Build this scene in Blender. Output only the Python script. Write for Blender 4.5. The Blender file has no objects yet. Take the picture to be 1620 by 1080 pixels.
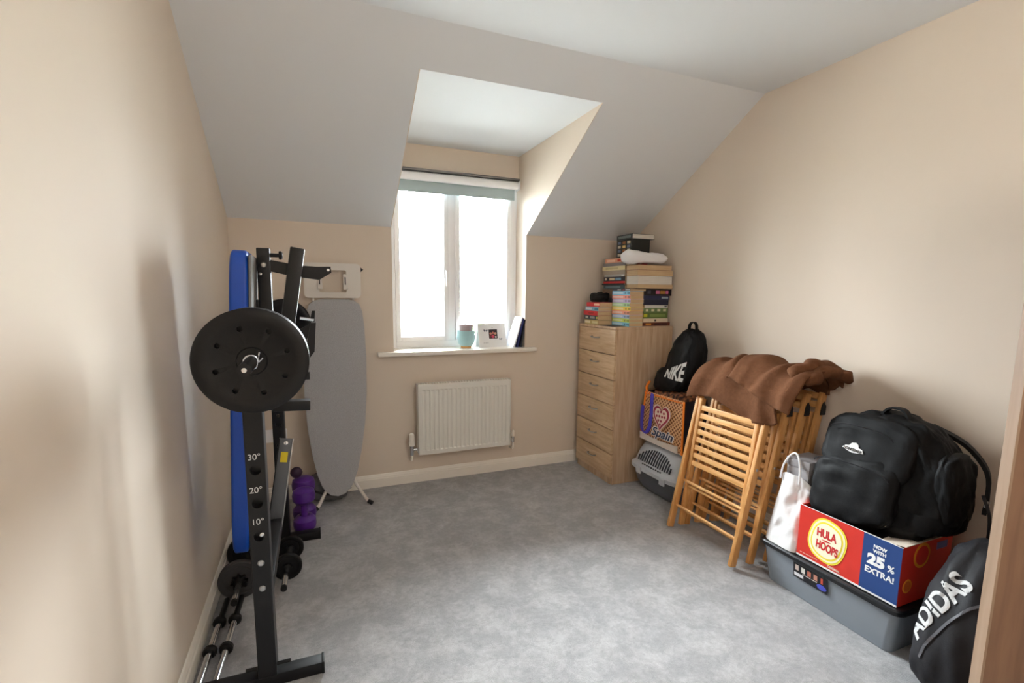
import bpy, bmesh, math, random
from mathutils import Vector, Matrix, noise
PI = math.pi
random.seed(7)
S = bpy.context.scene
COL = S.collection

# ------------------------------------------------------------------ camera
F_PX, SHIFT = 764.56, 21.71
YAW, PITCH, ROLL = 0.3882, -0.1282, 0.0111
fw = Vector((math.sin(YAW)*math.cos(PITCH), math.cos(YAW)*math.cos(PITCH), math.sin(PITCH)))
rt = Vector((math.cos(YAW), -math.sin(YAW), 0)); up = rt.cross(fw)
r2 = rt*math.cos(ROLL)+up*math.sin(ROLL); u2 = -rt*math.sin(ROLL)+up*math.cos(ROLL)
cd = bpy.data.cameras.new('camera'); cam = bpy.data.objects.new('camera', cd); COL.objects.link(cam)
M = Matrix((r2, u2, -fw)).transposed().to_4x4(); M.translation = (0.4743, -3.4848, 1.409)
cam.matrix_world = M
cd.sensor_fit = 'HORIZONTAL'; cd.sensor_width = 36; cd.lens = F_PX/1620*36
cd.shift_y = SHIFT/1620; cd.clip_start = 0.02; cd.clip_end = 300
S.camera = cam
# ------------------------------------------------------------------ world, exposure
SKY = 185.0
FILL_LAMP = 42.0
sd = bpy.data.lights.new('added_bounce_sun', 'SUN'); sd.energy = 260; sd.angle = math.radians(8); sd.color = (1,.97,.92)
so = bpy.data.objects.new('added_bounce_sun', sd); COL.objects.link(so); so.rotation_euler = (math.radians(42), 0, math.radians(12))   # added sun behind the house; its bounce off the paving brightens the dormer
w = bpy.data.worlds.new('overcast_sky'); S.world = w; w.use_nodes = True
nt = w.node_tree; nt.nodes.clear()
out = nt.nodes.new('ShaderNodeOutputWorld'); bg = nt.nodes.new('ShaderNodeBackground')
tc = nt.nodes.new('ShaderNodeTexCoord'); sep = nt.nodes.new('ShaderNodeSeparateXYZ'); rp = nt.nodes.new('ShaderNodeValToRGB')
nt.links.new(tc.outputs['Generated'], sep.inputs[0]); nt.links.new(sep.outputs[2], rp.inputs[0])
rp.color_ramp.elements[0].position = 0.0; rp.color_ramp.elements[0].color = (0.20, 0.215, 0.235, 1)   # overcast: horizon dimmer than zenith
rp.color_ramp.elements[1].position = 1.0; rp.color_ramp.elements[1].color = (0.92, 0.96, 1.0, 1)
nt.links.new(rp.outputs[0], bg.inputs[0]); bg.inputs[1].default_value = SKY
nt.links.new(bg.outputs[0], out.inputs[0])
pd = bpy.data.lights.new('window_portal', 'AREA'); pd.shape = 'RECTANGLE'; pd.size = 1.0; pd.size_y = 1.25
pd.cycles.is_portal = True
po = bpy.data.objects.new('window_portal', pd); COL.objects.link(po); po.location = (1.498, 0.33, 1.62); po.rotation_euler = (-PI/2, 0, 0)
S.view_settings.view_transform = 'Standard'; S.view_settings.look = 'None'
S.view_settings.exposure = 0.1; S.view_settings.gamma = 1.0; S.view_settings.use_curve_mapping = False
S.cycles.max_bounces = 10; S.cycles.diffuse_bounces = 7; S.cycles.transparent_max_bounces = 12

# ------------------------------------------------------------------ materials
def lin(c):
    return tuple((v/255/12.92 if v/255 <= .04045 else ((v/255+.055)/1.055)**2.4) for v in c)+(1,)
def mat(name, rgb, rough=.6, metal=0, bump=0, bscale=200, var=0, vscale=3, stretch=(1,1,1), rgb2=None, sheen=0, spec=.5, detail=3, distort=0, bdist=.002):
    m = bpy.data.materials.new(name); m.use_nodes = True
    n = m.node_tree; b = n.nodes['Principled BSDF']
    b.inputs['Base Color'].default_value = lin(rgb); b.inputs['Roughness'].default_value = rough; b.inputs['Metallic'].default_value = metal
    b.inputs['Specular IOR Level'].default_value = spec
    if sheen: b.inputs['Sheen Weight'].default_value = sheen
    t = n.nodes.new('ShaderNodeTexCoord'); mp = n.nodes.new('ShaderNodeMapping'); mp.inputs['Scale'].default_value = stretch
    n.links.new(t.outputs['Object'], mp.inputs[0])
    if rgb2:
        no = n.nodes.new('ShaderNodeTexNoise'); no.inputs['Scale'].default_value = vscale; no.inputs['Detail'].default_value = detail; no.inputs['Distortion'].default_value = distort
        n.links.new(mp.outputs[0], no.inputs[0])
        r = n.nodes.new('ShaderNodeValToRGB'); r.color_ramp.elements[0].position = .36; r.color_ramp.elements[1].position = .64
        r.color_ramp.elements[0].color = lin(rgb); r.color_ramp.elements[1].color = lin(rgb2)
        n.links.new(no.outputs[0], r.inputs[0]); n.links.new(r.outputs[0], b.inputs['Base Color'])
    if bump:
        nb = n.nodes.new('ShaderNodeTexNoise'); nb.inputs['Scale'].default_value = bscale; nb.inputs['Detail'].default_value = 3
        n.links.new(mp.outputs[0], nb.inputs[0])
        bp = n.nodes.new('ShaderNodeBump'); bp.inputs['Strength'].default_value = bump; bp.inputs['Distance'].default_value = bdist
        n.links.new(nb.outputs[0], bp.inputs['Height']); n.links.new(bp.outputs[0], b.inputs['Normal'])
    return m
_pc = {}
def pm(rgb, rough=.6, metal=0):
    k = (tuple(rgb), rough, metal)
    if k not in _pc: _pc[k] = mat('paint_%d_%d_%d' % tuple(rgb), rgb, rough, metal, bump=.05)
    return _pc[k]
WALL = mat('cream_wall_paint', (220,206,190), .75, bump=.06, bscale=160)
CEIL = mat('white_ceiling_paint', (226,229,232), .85, bump=.05, bscale=150)
GLOSS = mat('white_gloss_paint', (240,234,224), .35)
UPVC = mat('white_upvc', (248,248,250), .3)
RAD = mat('white_enamel', (226,224,216), .35)
BLACKM = mat('black_powder_coat', (12,11,14), .4, spec=.4, bump=.05, bscale=400)
BLACKP = mat('black_vinyl_plate', (11,10,12), .42, spec=.35, bump=.1, bscale=300)
GREYP = mat('dark_grey_plate', (62,61,62), .6, bump=.1, bscale=300)
CHROME = mat('chrome', (225,228,232), .13, 1)
STEEL = mat('zinc_steel', (185,185,185), .35, 1)
BLUE = mat('blue_vinyl', (6,66,164), .38, bump=.15, bscale=90)
GREYLIN = mat('grey_backing', (120,118,116), .8)
PURPLE = mat('purple_vinyl', (78,30,128), .4)
ALU = mat('brushed_channel', (100,102,106), .4, .6)
YEL = pm((222,196,30)); ORA = pm((226,84,50)); WHITEP = pm((238,238,238)); BLKP = pm((14,14,15))
IRONC = mat('grey_board_cover', (178,178,180), .85, bump=.3, bscale=500, rgb2=(162,162,164), vscale=260)
CREAMM = mat('cream_metal', (222,216,208), .45)
OAK = mat('oak_laminate_side', (196,168,140), .5, rgb2=(176,146,116), vscale=5, stretch=(9,9,.8), detail=6, distort=.4)
OAKF = mat('oak_laminate_front', (208,180,146), .5, rgb2=(186,154,120), vscale=5, stretch=(9,.9,9), detail=6, distort=.6)
DOORW = mat('oak_door_veneer', (138,104,80), .5, rgb2=(124,92,70), vscale=5, stretch=(9,9,.7), detail=5, distort=.4)
DOORE = mat('oak_door_lipping', (160,134,112), .5, rgb2=(148,122,100), vscale=5, stretch=(9,9,.7), detail=5)
CHAIRW = mat('oiled_beech', (208,156,96), .5, rgb2=(190,134,74), vscale=6, stretch=(10,10,1.2), detail=5, distort=.3)
SLATW = mat('oiled_beech_slat', (218,168,108), .5, rgb2=(202,148,86), vscale=6, stretch=(10,1.2,10), detail=5, distort=.3)
TOWEL = mat('brown_terry', (104,68,46), .95, bump=.9, bscale=420, rgb2=(97,63,42), vscale=60, spec=.1)
BAGB = mat('black_nylon', (9,9,11), .6, bump=.3, bscale=500, spec=.22)
BAGD = mat('charcoal_nylon', (30,29,33), .6, bump=.3, bscale=500, spec=.3)
WHITEPL = mat('white_plastic_bag', (236,236,238), .32, bump=.25, bscale=14, bdist=.02)
CATL = mat('pale_grey_plastic', (190,196,204), .35)
CATD = mat('slate_grey_plastic', (98,102,112), .4)
NAVY = mat('navy_fabric', (26,24,48), .8)
LEO = mat('leopard_fabric', (150,92,58), .85, rgb2=(44,26,22), vscale=45, detail=1)
CARD = mat('brown_card', (170,134,100), .8)
RED = mat('red_print_card', (206,48,36), .45)
BLUEC = mat('blue_print_card', (30,66,128), .45)
PAPER = mat('aged_page_edges', (204,176,138), .85, rgb2=(188,158,120), vscale=8, stretch=(1,1,90))
PAPERW = mat('white_page_edges', (222,216,206), .85, rgb2=(204,198,188), vscale=8, stretch=(1,1,90))
BLIND = mat('blind_fabric', (176,192,196), .8)
GREYBOX = mat('grey_shoebox', (150,146,148), .6)

def carpet():
    m = bpy.data.materials.new('grey_carpet'); m.use_nodes = True; n = m.node_tree; b = n.nodes['Principled BSDF']
    b.inputs['Roughness'].default_value = .95; b.inputs['Specular IOR Level'].default_value = .15; b.inputs['Sheen Weight'].default_value = .25
    t = n.nodes.new('ShaderNodeTexCoord')
    def nz(sc, det, dist=0, rough=.5):
        k = n.nodes.new('ShaderNodeTexNoise'); k.inputs['Scale'].default_value = sc; k.inputs['Detail'].default_value = det; k.inputs['Distortion'].default_value = dist; k.inputs['Roughness'].default_value = rough
        n.links.new(t.outputs['Object'], k.inputs[0]); return k
    a = nz(6.5, 10, .3, .78); c = nz(380, 2)
    r = n.nodes.new('ShaderNodeValToRGB'); e = r.color_ramp.elements
    e[0].position = .44; e[0].color = lin((178,178,181)); e[1].position = .66; e[1].color = lin((212,212,214))
    n.links.new(a.outputs[0], r.inputs[0])
    r2_ = n.nodes.new('ShaderNodeValToRGB'); e = r2_.color_ramp.elements
    e[0].position = .3; e[0].color = (.72,.72,.72,1); e[1].position = .7; e[1].color = (1,1,1,1)
    n.links.new(c.outputs[0], r2_.inputs[0])
    mx = n.nodes.new('ShaderNodeMix'); mx.data_type = 'RGBA'; mx.blend_type = 'MULTIPLY'; mx.inputs[0].default_value = 1
    n.links.new(r.outputs[0], mx.inputs[6]); n.links.new(r2_.outputs[0], mx.inputs[7]); n.links.new(mx.outputs[2], b.inputs['Base Color'])
    c2 = nz(42, 4, .5, .7)
    r3 = n.nodes.new('ShaderNodeValToRGB'); e = r3.color_ramp.elements
    e[0].position = .35; e[0].color = (.84,.84,.84,1); e[1].position = .62; e[1].color = (1,1,1,1)
    n.links.new(c2.outputs[0], r3.inputs[0]); mx2 = n.nodes.new('ShaderNodeMix'); mx2.data_type = 'RGBA'; mx2.blend_type = 'MULTIPLY'; mx2.inputs[0].default_value = 1
    n.links.new(mx.outputs[2], mx2.inputs[6]); n.links.new(r3.outputs[0], mx2.inputs[7]); n.links.new(mx2.outputs[2], b.inputs['Base Color'])
    ad = n.nodes.new('ShaderNodeMath'); ad.operation = 'MULTIPLY_ADD'; ad.inputs[1].default_value = 3.0
    n.links.new(a.outputs[0], ad.inputs[0]); n.links.new(c.outputs[0], ad.inputs[2])
    bp = n.nodes.new('ShaderNodeBump'); bp.inputs['Strength'].default_value = .7; bp.inputs['Distance'].default_value = .006
    n.links.new(ad.outputs[0], bp.inputs['Height']); n.links.new(bp.outputs[0], b.inputs['Normal'])
    return m
CARPET = carpet()
def glass():
    m = bpy.data.materials.new('window_glass'); m.use_nodes = True; n = m.node_tree; n.nodes.clear()
    o = n.nodes.new('ShaderNodeOutputMaterial'); tr = n.nodes.new('ShaderNodeBsdfTransparent'); tr.inputs[0].default_value = (.96,.98,.97,1)
    g = n.nodes.new('ShaderNodeBsdfGlossy'); g.inputs['Roughness'].default_value = .02
    fr = n.nodes.new('ShaderNodeFresnel'); fr.inputs[0].default_value = 1.45; mx = n.nodes.new('ShaderNodeMixShader')
    n.links.new(fr.outputs[0], mx.inputs[0]); n.links.new(tr.outputs[0], mx.inputs[1]); n.links.new(g.outputs[0], mx.inputs[2]); n.links.new(mx.outputs[0], o.inputs[0])
    return m
GLASS = glass()
def clearplastic(name, tint, amt):
    m = bpy.data.materials.new(name); m.use_nodes = True; n = m.node_tree; b = n.nodes['Principled BSDF']
    b.inputs['Base Color'].default_value = lin(tint); b.inputs['Roughness'].default_value = .25
    tr = n.nodes.new('ShaderNodeBsdfTransparent'); tr.inputs[0].default_value = lin((225,230,236)); mx = n.nodes.new('ShaderNodeMixShader'); mx.inputs[0].default_value = amt
    n.links.new(tr.outputs[0], mx.inputs[1]); n.links.new(b.outputs[0], mx.inputs[2]); n.links.new(mx.outputs[0], n.nodes['Material Output'].inputs[0])
    return m
TOTEM = clearplastic('translucent_tub_plastic', (170,178,188), .58)
def woven():
    m = bpy.data.materials.new('woven_print'); m.use_nodes = True; n = m.node_tree; b = n.nodes['Principled BSDF']; b.inputs['Roughness'].default_value = .4
    t = n.nodes.new('ShaderNodeTexCoord'); outs = []
    for ang in (PI/4, -PI/4):
        mp = n.nodes.new('ShaderNodeMapping'); mp.inputs['Rotation'].default_value = (ang, 0, 0)
        n.links.new(t.outputs['Object'], mp.inputs[0])
        wv = n.nodes.new('ShaderNodeTexWave'); wv.bands_direction = 'Y'; wv.inputs['Scale'].default_value = 15; wv.inputs['Distortion'].default_value = .6
        n.links.new(mp.outputs[0], wv.inputs[0]); outs.append(wv)
    mm = n.nodes.new('ShaderNodeMath'); mm.operation = 'MAXIMUM'; n.links.new(outs[0].outputs[1], mm.inputs[0]); n.links.new(outs[1].outputs[1], mm.inputs[1])
    r = n.nodes.new('ShaderNodeValToRGB'); e = r.color_ramp.elements; e[0].position = .5; e[0].color = lin((120,66,30)); e[1].position = .95; e[1].color = lin((226,180,134))
    n.links.new(mm.outputs[0], r.inputs[0]); n.links.new(r.outputs[0], b.inputs['Base Color'])
    return m
WOVEN = woven()

# ------------------------------------------------------------------ mesh helpers
def nb(): return bmesh.new()
def box(bm, c, s, rot=None, bev=0, seg=2):
    t = bmesh.new(); bmesh.ops.create_cube(t, size=1)
    bmesh.ops.scale(t, vec=s, verts=t.verts)
    if bev: bmesh.ops.bevel(t, geom=t.edges[:], offset=bev, segments=seg, affect='EDGES', profile=.6)
    mt = Matrix.Translation(c) @ (rot.to_4x4() if rot else Matrix())
    t.transform(mt); me = bpy.data.meshes.new('t'); t.to_mesh(me); t.free(); bm.from_mesh(me); bpy.data.meshes.remove(me)
    return bm
def bb(bm, x0, x1, y0, y1, z0, z1, bev=0, seg=2):
    return box(bm, ((x0+x1)/2, (y0+y1)/2, (z0+z1)/2), (abs(x1-x0), abs(y1-y0), abs(z1-z0)), None, bev, seg)
def frame_of(d, hint=None):
    d = d.normalized(); h = hint or (Vector((0,0,1)) if abs(d.z) < .9 else Vector((1,0,0)))
    x = h.cross(d)
    if x.length < 1e-5: x = Vector((0,1,0)).cross(d)
    x.normalize(); y = d.cross(x)
    return x, y, d
def bar(bm, p, q, wx, wy, bev=.002, hint=None):
    p, q = Vector(p), Vector(q); x, y, d = frame_of(q-p, hint)
    return box(bm, (p+q)/2, (wx, wy, (q-p).length), Matrix((x, y, d)).transposed(), bev)
def tube(bm, pts, r, n=12, cap=True):
    pts = [Vector(p) for p in pts]; rs = r if isinstance(r, (list, tuple)) else [r]*len(pts)
    rings = []; px = None
    for i, p in enumerate(pts):
        d = (pts[min(i+1, len(pts)-1)]-pts[max(i-1, 0)]).normalized()
        x, y, _ = frame_of(d)
        if px is not None:
            x = (px-d*px.dot(d)).normalized(); y = d.cross(x)
        px = x
        rings.append([bm.verts.new(p+(x*math.cos(2*PI*k/n)+y*math.sin(2*PI*k/n))*rs[i]) for k in range(n)])
    for a, b in zip(rings, rings[1:]):
        for k in range(n): bm.faces.new((a[k], a[(k+1)%n], b[(k+1)%n], b[k]))
    if cap: bm.faces.new(rings[0][::-1]); bm.faces.new(rings[-1])
    return bm
def lathe(bm, prof, o=(0,0,0), axis=(0,0,1), n=32):
    o = Vector(o); x, y, d = frame_of(Vector(axis)); rings = []
    for (r, h) in prof:
        if r < 1e-6: rings.append([bm.verts.new(o+d*h)])
        else: rings.append([bm.verts.new(o+d*h+(x*math.cos(2*PI*k/n)+y*math.sin(2*PI*k/n))*r) for k in range(n)])
    for a, b in zip(rings, rings[1:]):
        for k in range(n):
            k2 = (k+1) % n
            if len(a) == 1 and len(b) > 1: bm.faces.new((a[0], b[k2], b[k]))
            elif len(b) == 1 and len(a) > 1: bm.faces.new((a[k], a[k2], b[0]))
            elif len(a) > 1: bm.faces.new((a[k], a[k2], b[k2], b[k]))
    return bm
def prism(bm, poly, v):
    a = [bm.verts.new(p) for p in poly]; b = [bm.verts.new(Vector(p)+Vector(v)) for p in poly]; n = len(poly)
    bm.faces.new(a); bm.faces.new(b[::-1])
    for i in range(n): bm.faces.new((a[i], b[i], b[(i+1)%n], a[(i+1)%n]))
    return bm
def ribbon(bm, pts, wvec, th):
    """flat strap following pts, wide along wvec"""
    pts = [Vector(p) for p in pts]; wv = Vector(wvec); rings = []
    for i, p in enumerate(pts):
        d = (pts[min(i+1, len(pts)-1)]-pts[max(i-1, 0)]).normalized(); nn = d.cross(wv).normalized()*th/2
        rings.append([bm.verts.new(q) for q in (p-wv/2-nn, p+wv/2-nn, p+wv/2+nn, p-wv/2+nn)])
    for a, b in zip(rings, rings[1:]):
        for k in range(4): bm.faces.new((a[k], a[(k+1)%4], b[(k+1)%4], b[k]))
    bm.faces.new(rings[0][::-1]); bm.faces.new(rings[-1]); return bm
def blob(bm, size, e=.5, n=10, fn=None):
    """rounded box shape: superellipsoid with deformation fn(unit vector point)->point"""
    t = bmesh.new(); bmesh.ops.create_cube(t, size=2); bmesh.ops.subdivide_edges(t, edges=t.edges[:], cuts=n, use_grid_fill=True)
    p = 2/e
    for v in t.verts:
        c = v.co; m = (abs(c.x)**p+abs(c.y)**p+abs(c.z)**p)**(1/p); q = c/m
        v.co = fn(q) if fn else Vector((q.x*size[0]/2, q.y*size[1]/2, q.z*size[2]/2))
    me = bpy.data.meshes.new('t'); t.to_mesh(me); t.free(); bm.from_mesh(me); bpy.data.meshes.remove(me)
    return bm
def soft(pts, n=4):
    P = [Vector(p) for p in pts]; o = []
    for i in range(len(P)-1):
        p0, p1, p2, p3 = P[max(i-1,0)], P[i], P[i+1], P[min(i+2,len(P)-1)]
        for k in range(n):
            f = k/n; o.append(.5*((2*p1)+(-p0+p2)*f+(2*p0-5*p1+4*p2-p3)*f*f+(-p0+3*p1-3*p2+p3)*f**3))
    o.append(P[-1]); return o
FR = {}
def tag(o, label=None, cat=None, group=None, kind=None):
    if label: o['label'] = label
    if cat: o['category'] = cat
    if group: o['group'] = group
    if kind: o['kind'] = kind
    return o
def thing(name, label, cat, loc=(0,0,0), rot=(0,0,0), group=None):
    o = bpy.data.objects.new(name, None); COL.objects.link(o); o.location = loc; o.rotation_euler = rot; o.empty_display_size = .05
    FR[o] = Matrix.Translation(loc) @ __import__('mathutils').Euler(rot).to_matrix().to_4x4()
    return tag(o, label, cat, group)
def root_of(o):
    while o.parent: o = o.parent
    return o
def part(parent, name, bm, m, world=False, smooth=True, label=None, kind=None, ang=35):
    me = bpy.data.meshes.new(name)
    if world and parent is not None:
        bm.transform(FR[root_of(parent)].inverted())
    bmesh.ops.recalc_face_normals(bm, faces=bm.faces[:])
    bm.to_mesh(me); bm.free()
    if smooth:
        for p in me.polygons: p.use_smooth = True
        try: me.set_sharp_from_angle(angle=math.radians(ang))
        except Exception: pass
    for mm in (m if isinstance(m, (list, tuple)) else [m]): me.materials.append(mm)
    o = bpy.data.objects.new(name, me); COL.objects.link(o); o.parent = parent
    if label: o['label'] = label
    if kind: o['kind'] = kind
    return o
def single(name, bm, m, label, cat, loc=(0,0,0), group=None, rot=(0,0,0), **k):
    o = part(None, name, bm, m, **k); o.location = loc; o.rotation_euler = rot
    FR[o] = Matrix.Translation(loc) @ __import__('mathutils').Euler(rot).to_matrix().to_4x4()
    return tag(o, label, cat, group)
def struct(name, bm, m, label=None, parent=None, **k):
    o = part(parent, name, bm, m, **k)
    if parent is None:
        o['kind'] = 'structure'; FR[o] = Matrix()
    if label: o['label'] = label
    return o
def cut(o, cutbm):
    cutbm.transform(FR[root_of(o)].inverted()); me = bpy.data.meshes.new('c'); bmesh.ops.recalc_face_normals(cutbm, faces=cutbm.faces[:]); cutbm.to_mesh(me); cutbm.free()
    c = bpy.data.objects.new('c', me); COL.objects.link(c); c.parent = o.parent
    md = o.modifiers.new('b', 'BOOLEAN'); md.operation = 'DIFFERENCE'; md.object = c; md.solver = 'EXACT'
    dg = bpy.context.evaluated_depsgraph_get(); dg.update()
    nm = bpy.data.meshes.new_from_object(o.evaluated_get(dg)); old = o.data; o.modifiers.clear(); o.data = nm
    nm.name = old.name; bpy.data.objects.remove(c); bpy.data.meshes.remove(me)
def text(parent, s, h, mtx, m, name='lettering', ext=.0006, wid=None, bold=0, label=None, shear=0, italic=None, world=True, squeeze=None):
    """text lying in local XY plane of mtx, centred, cap height h"""
    cu = bpy.data.curves.new('t', 'FONT'); cu.body = s; cu.align_x = 'CENTER'; cu.align_y = 'CENTER'; cu.size = h/.7; cu.extrude = ext; cu.offset = bold; cu.shear = shear
    o = bpy.data.objects.new('t', cu); COL.objects.link(o)
    dg = bpy.context.evaluated_depsgraph_get(); dg.update(); me = bpy.data.meshes.new_from_object(o.evaluated_get(dg))
    bpy.data.objects.remove(o)
    bm = bmesh.new(); bm.from_mesh(me); bpy.data.meshes.remove(me)
    if wid:
        xs = [v.co.x for v in bm.verts]; k = wid/(max(xs)-min(xs)+1e-9); bmesh.ops.scale(bm, vec=(k,1,1), verts=bm.verts)
    if squeeze:
        for v in bm.verts: v.co = Vector(squeeze(v.co))
    bm.transform(mtx)
    return part(parent, name, bm, m, world=world, smooth=False, label=label)
def basis(o, x, y):
    x = Vector(x).normalized(); y = Vector(y); y = (y-x*y.dot(x)).normalized(); z = x.cross(y)
    m = Matrix((x, y, z)).transposed().to_4x4(); m.translation = o; return m
def wrap(targets, o, x, n, h, s, m, parent, name='lettering', wid=None, bold=0, shear=0, squeeze=None, lift=.003, fn=None):
    from mathutils.bvhtree import BVHTree
    n = Vector(n).normalized(); x = Vector(x); y = n.cross(x); mt = basis(o, x, y); nn = mt.to_3x3() @ Vector((0,0,1))
    trees = []
    for t in targets:
        F = FR[root_of(t)]; trees.append(BVHTree.FromPolygons([F @ v.co for v in t.data.vertices], [tuple(p.vertices) for p in t.data.polygons]))
    bm = bmesh.new()
    if s is not None:
        cu = bpy.data.curves.new('t', 'FONT'); cu.body = s; cu.align_x = 'CENTER'; cu.align_y = 'CENTER'; cu.size = h/.7; cu.extrude = .001; cu.offset = bold; cu.shear = shear
        ob = bpy.data.objects.new('t', cu); COL.objects.link(ob); dg = bpy.context.evaluated_depsgraph_get(); dg.update()
        me = bpy.data.meshes.new_from_object(ob.evaluated_get(dg)); bpy.data.objects.remove(ob); bm.from_mesh(me); bpy.data.meshes.remove(me)
        if wid:
            xs = [v.co.x for v in bm.verts]; bmesh.ops.scale(bm, vec=(wid/(max(xs)-min(xs)),1,1), verts=bm.verts)
    else: fn(bm)
    bmesh.ops.triangulate(bm, faces=bm.faces[:])
    for _ in range(2):
        es = [e for e in bm.edges if e.calc_length() > .018]
        if es: bmesh.ops.subdivide_edges(bm, edges=es, cuts=1)
        bmesh.ops.triangulate(bm, faces=bm.faces[:])
    if squeeze:
        for v in bm.verts: v.co = Vector(squeeze(v.co))
    for v in bm.verts:
        z = v.co.z; p = mt @ Vector((v.co.x, v.co.y, 0)); best = None
        for t in trees:
            hh = t.ray_cast(p+nn*.15, -nn)
            if hh[0] is not None and (best is None or hh[3] < best[1]): best = (hh[0], hh[3])
        q = best[0] if best else p
        v.co = q+nn*(z+lift)
    return part(parent, name, bm, m, world=True, smooth=False)
def print_line(parent, w_, h, mtx, m, n=4, world=True):
    # a line of print too small to read: a row of short printed dashes
    bm = nb(); x = -w_/2
    for k in range(n):
        l = w_/n*(.82 if k % 2 else .68); box(bm, (x+l/2, 0, 0), (l, h, .0006)); x += w_/n
    bm.transform(mtx); return part(parent, 'print_line', bm, m, world=world, smooth=False, kind='stuff')
def dup(t, loc, rot=None, label=None, group=None):
    r = t.copy(); COL.objects.link(r); r.location = loc
    if rot: r.rotation_euler = rot
    if label: r['label'] = label
    if group: r['group'] = group
    for ch in list(t.children):
        c = ch.copy(); COL.objects.link(c); c.parent = r
        for g in list(ch.children):
            d = g.copy(); COL.objects.link(d); d.parent = c
    return r
def quad(bm, *ps): bm.faces.new([bm.verts.new(p) for p in ps])

# ================================================================== THE ROOM
W, KN, ZF, YF, YB = 2.9913, 1.85, 2.5932, -1.2367, -4.15
SL = (ZF-KN)/(-YF)
DXL, DXR, DZ = .988, 2.008, 2.467
YT = -(DZ-KN)/SL
YH, YW, YO = .165, .20, .34      # header face, frame face, outer face
SZ = .985
T = .12
b = nb(); bb(b, -.1, W+.1, YB-.1, .3, -.12, 0); struct('floor', b, CARPET, 'mid grey cut pile carpet', smooth=False)
# left and right wall (gable outline prisms)
gab = [(0,YB,0), (0,0,0), (0,0,KN), (0,YF,ZF), (0,YB,ZF)]
b = nb(); prism(b, gab, (-T,0,0)); struct('wall_left', b, WALL, smooth=False)
b = nb(); prism(b, [(W,y,z) for _,y,z in gab], (T,0,0)); struct('wall_right', b, WALL, smooth=False)
b = nb(); bb(b, -T, W+T, YB-T, YB, 0, ZF+.1); struct('wall_back', b, WALL, smooth=False)
b = nb()   # window wall with recess opening
bb(b, -T, DXL, 0, YO, 0, KN); bb(b, DXR, W+T, 0, YO, 0, KN); bb(b, DXL, DXR, 0, YO, 0, SZ-.03)
struct('wall_front', b, WALL, smooth=False)
b = nb()   # cheeks
for x, d in ((DXL, -T), (DXR, T)):
    e = .004 if d > 0 else -.004
    prism(b, [(x,0,KN), (x,YT,DZ), (x,YO,DZ), (x,YO,KN)], (e,0,0))
    prism(b, [(x+e,0,KN+.13), (x+e,YT+.1,DZ+.07), (x+e,YO,DZ+.07), (x+e,YO,KN), (x+e,.05,KN)], (d,0,0))
struct('trim_1', b, WALL, 'cream cheek walls of the dormer', smooth=False)
b = nb(); bb(b, DXL, DXR, YH, YO, 2.285, DZ); struct('trim_2', b, WALL, 'cream strip of wall above the blind', smooth=False)
b = nb()   # ceilings
def slab(y0, z0, y1, z1, x0, x1):
    nrm = Vector((0, z1-z0, -(y1-y0))); nrm.normalize()
    if nrm.z < 0: nrm = -nrm
    prism(b, [(x0,y0,z0), (x1,y0,z0), (x1,y1,z1), (x0,y1,z1)], nrm*.1)
slab(0, KN, YT, DZ, -.02, DXL-.004); slab(0, KN, YT, DZ, DXR+.004, W+.02); slab(YT, DZ, YF, ZF, -.02, W+.02); slab(YF, ZF, YB, ZF, -.02, W+.02)
struct('ceiling', b, CEIL, 'white sloping and flat ceiling', smooth=False)
b = nb(); bb(b, DXL-.01, DXR+.01, YT, YO, DZ, DZ+.1); struct('trim_3', b, CEIL, 'white ceiling of the dormer', smooth=False)
# skirting boards
def skirt(name, p, q, n):
    p, q, n = Vector(p), Vector(q), Vector(n)
    prof = [(0,0), (.018,0), (.018,.062), (.013,.068), (.013,.074), (.010,.080), (.006,.090), (0,.094)]
    b = nb(); prism(b, [p+n*a+Vector((0,0,h)) for a, h in prof], q-p); struct(name, b, GLOSS, 'white painted skirting board', smooth=False)
skirt('baseboard_front', (0,0,0), (W,0,0), (0,-1,0)); skirt('baseboard_left', (0,-.018,0), (0,YB,0), (1,0,0)); skirt('baseboard_right', (W,-.018,0), (W,YB,0), (-1,0,0))
# window sill board
b = nb(); bb(b, DXL+.002, DXR-.002, -.01, YW+.01, SZ-.03, SZ); bb(b, .875, 2.092, -.055, 0, SZ-.03, SZ, .006); struct('trim_4', b, GLOSS, 'white window board with rounded nose')
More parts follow.
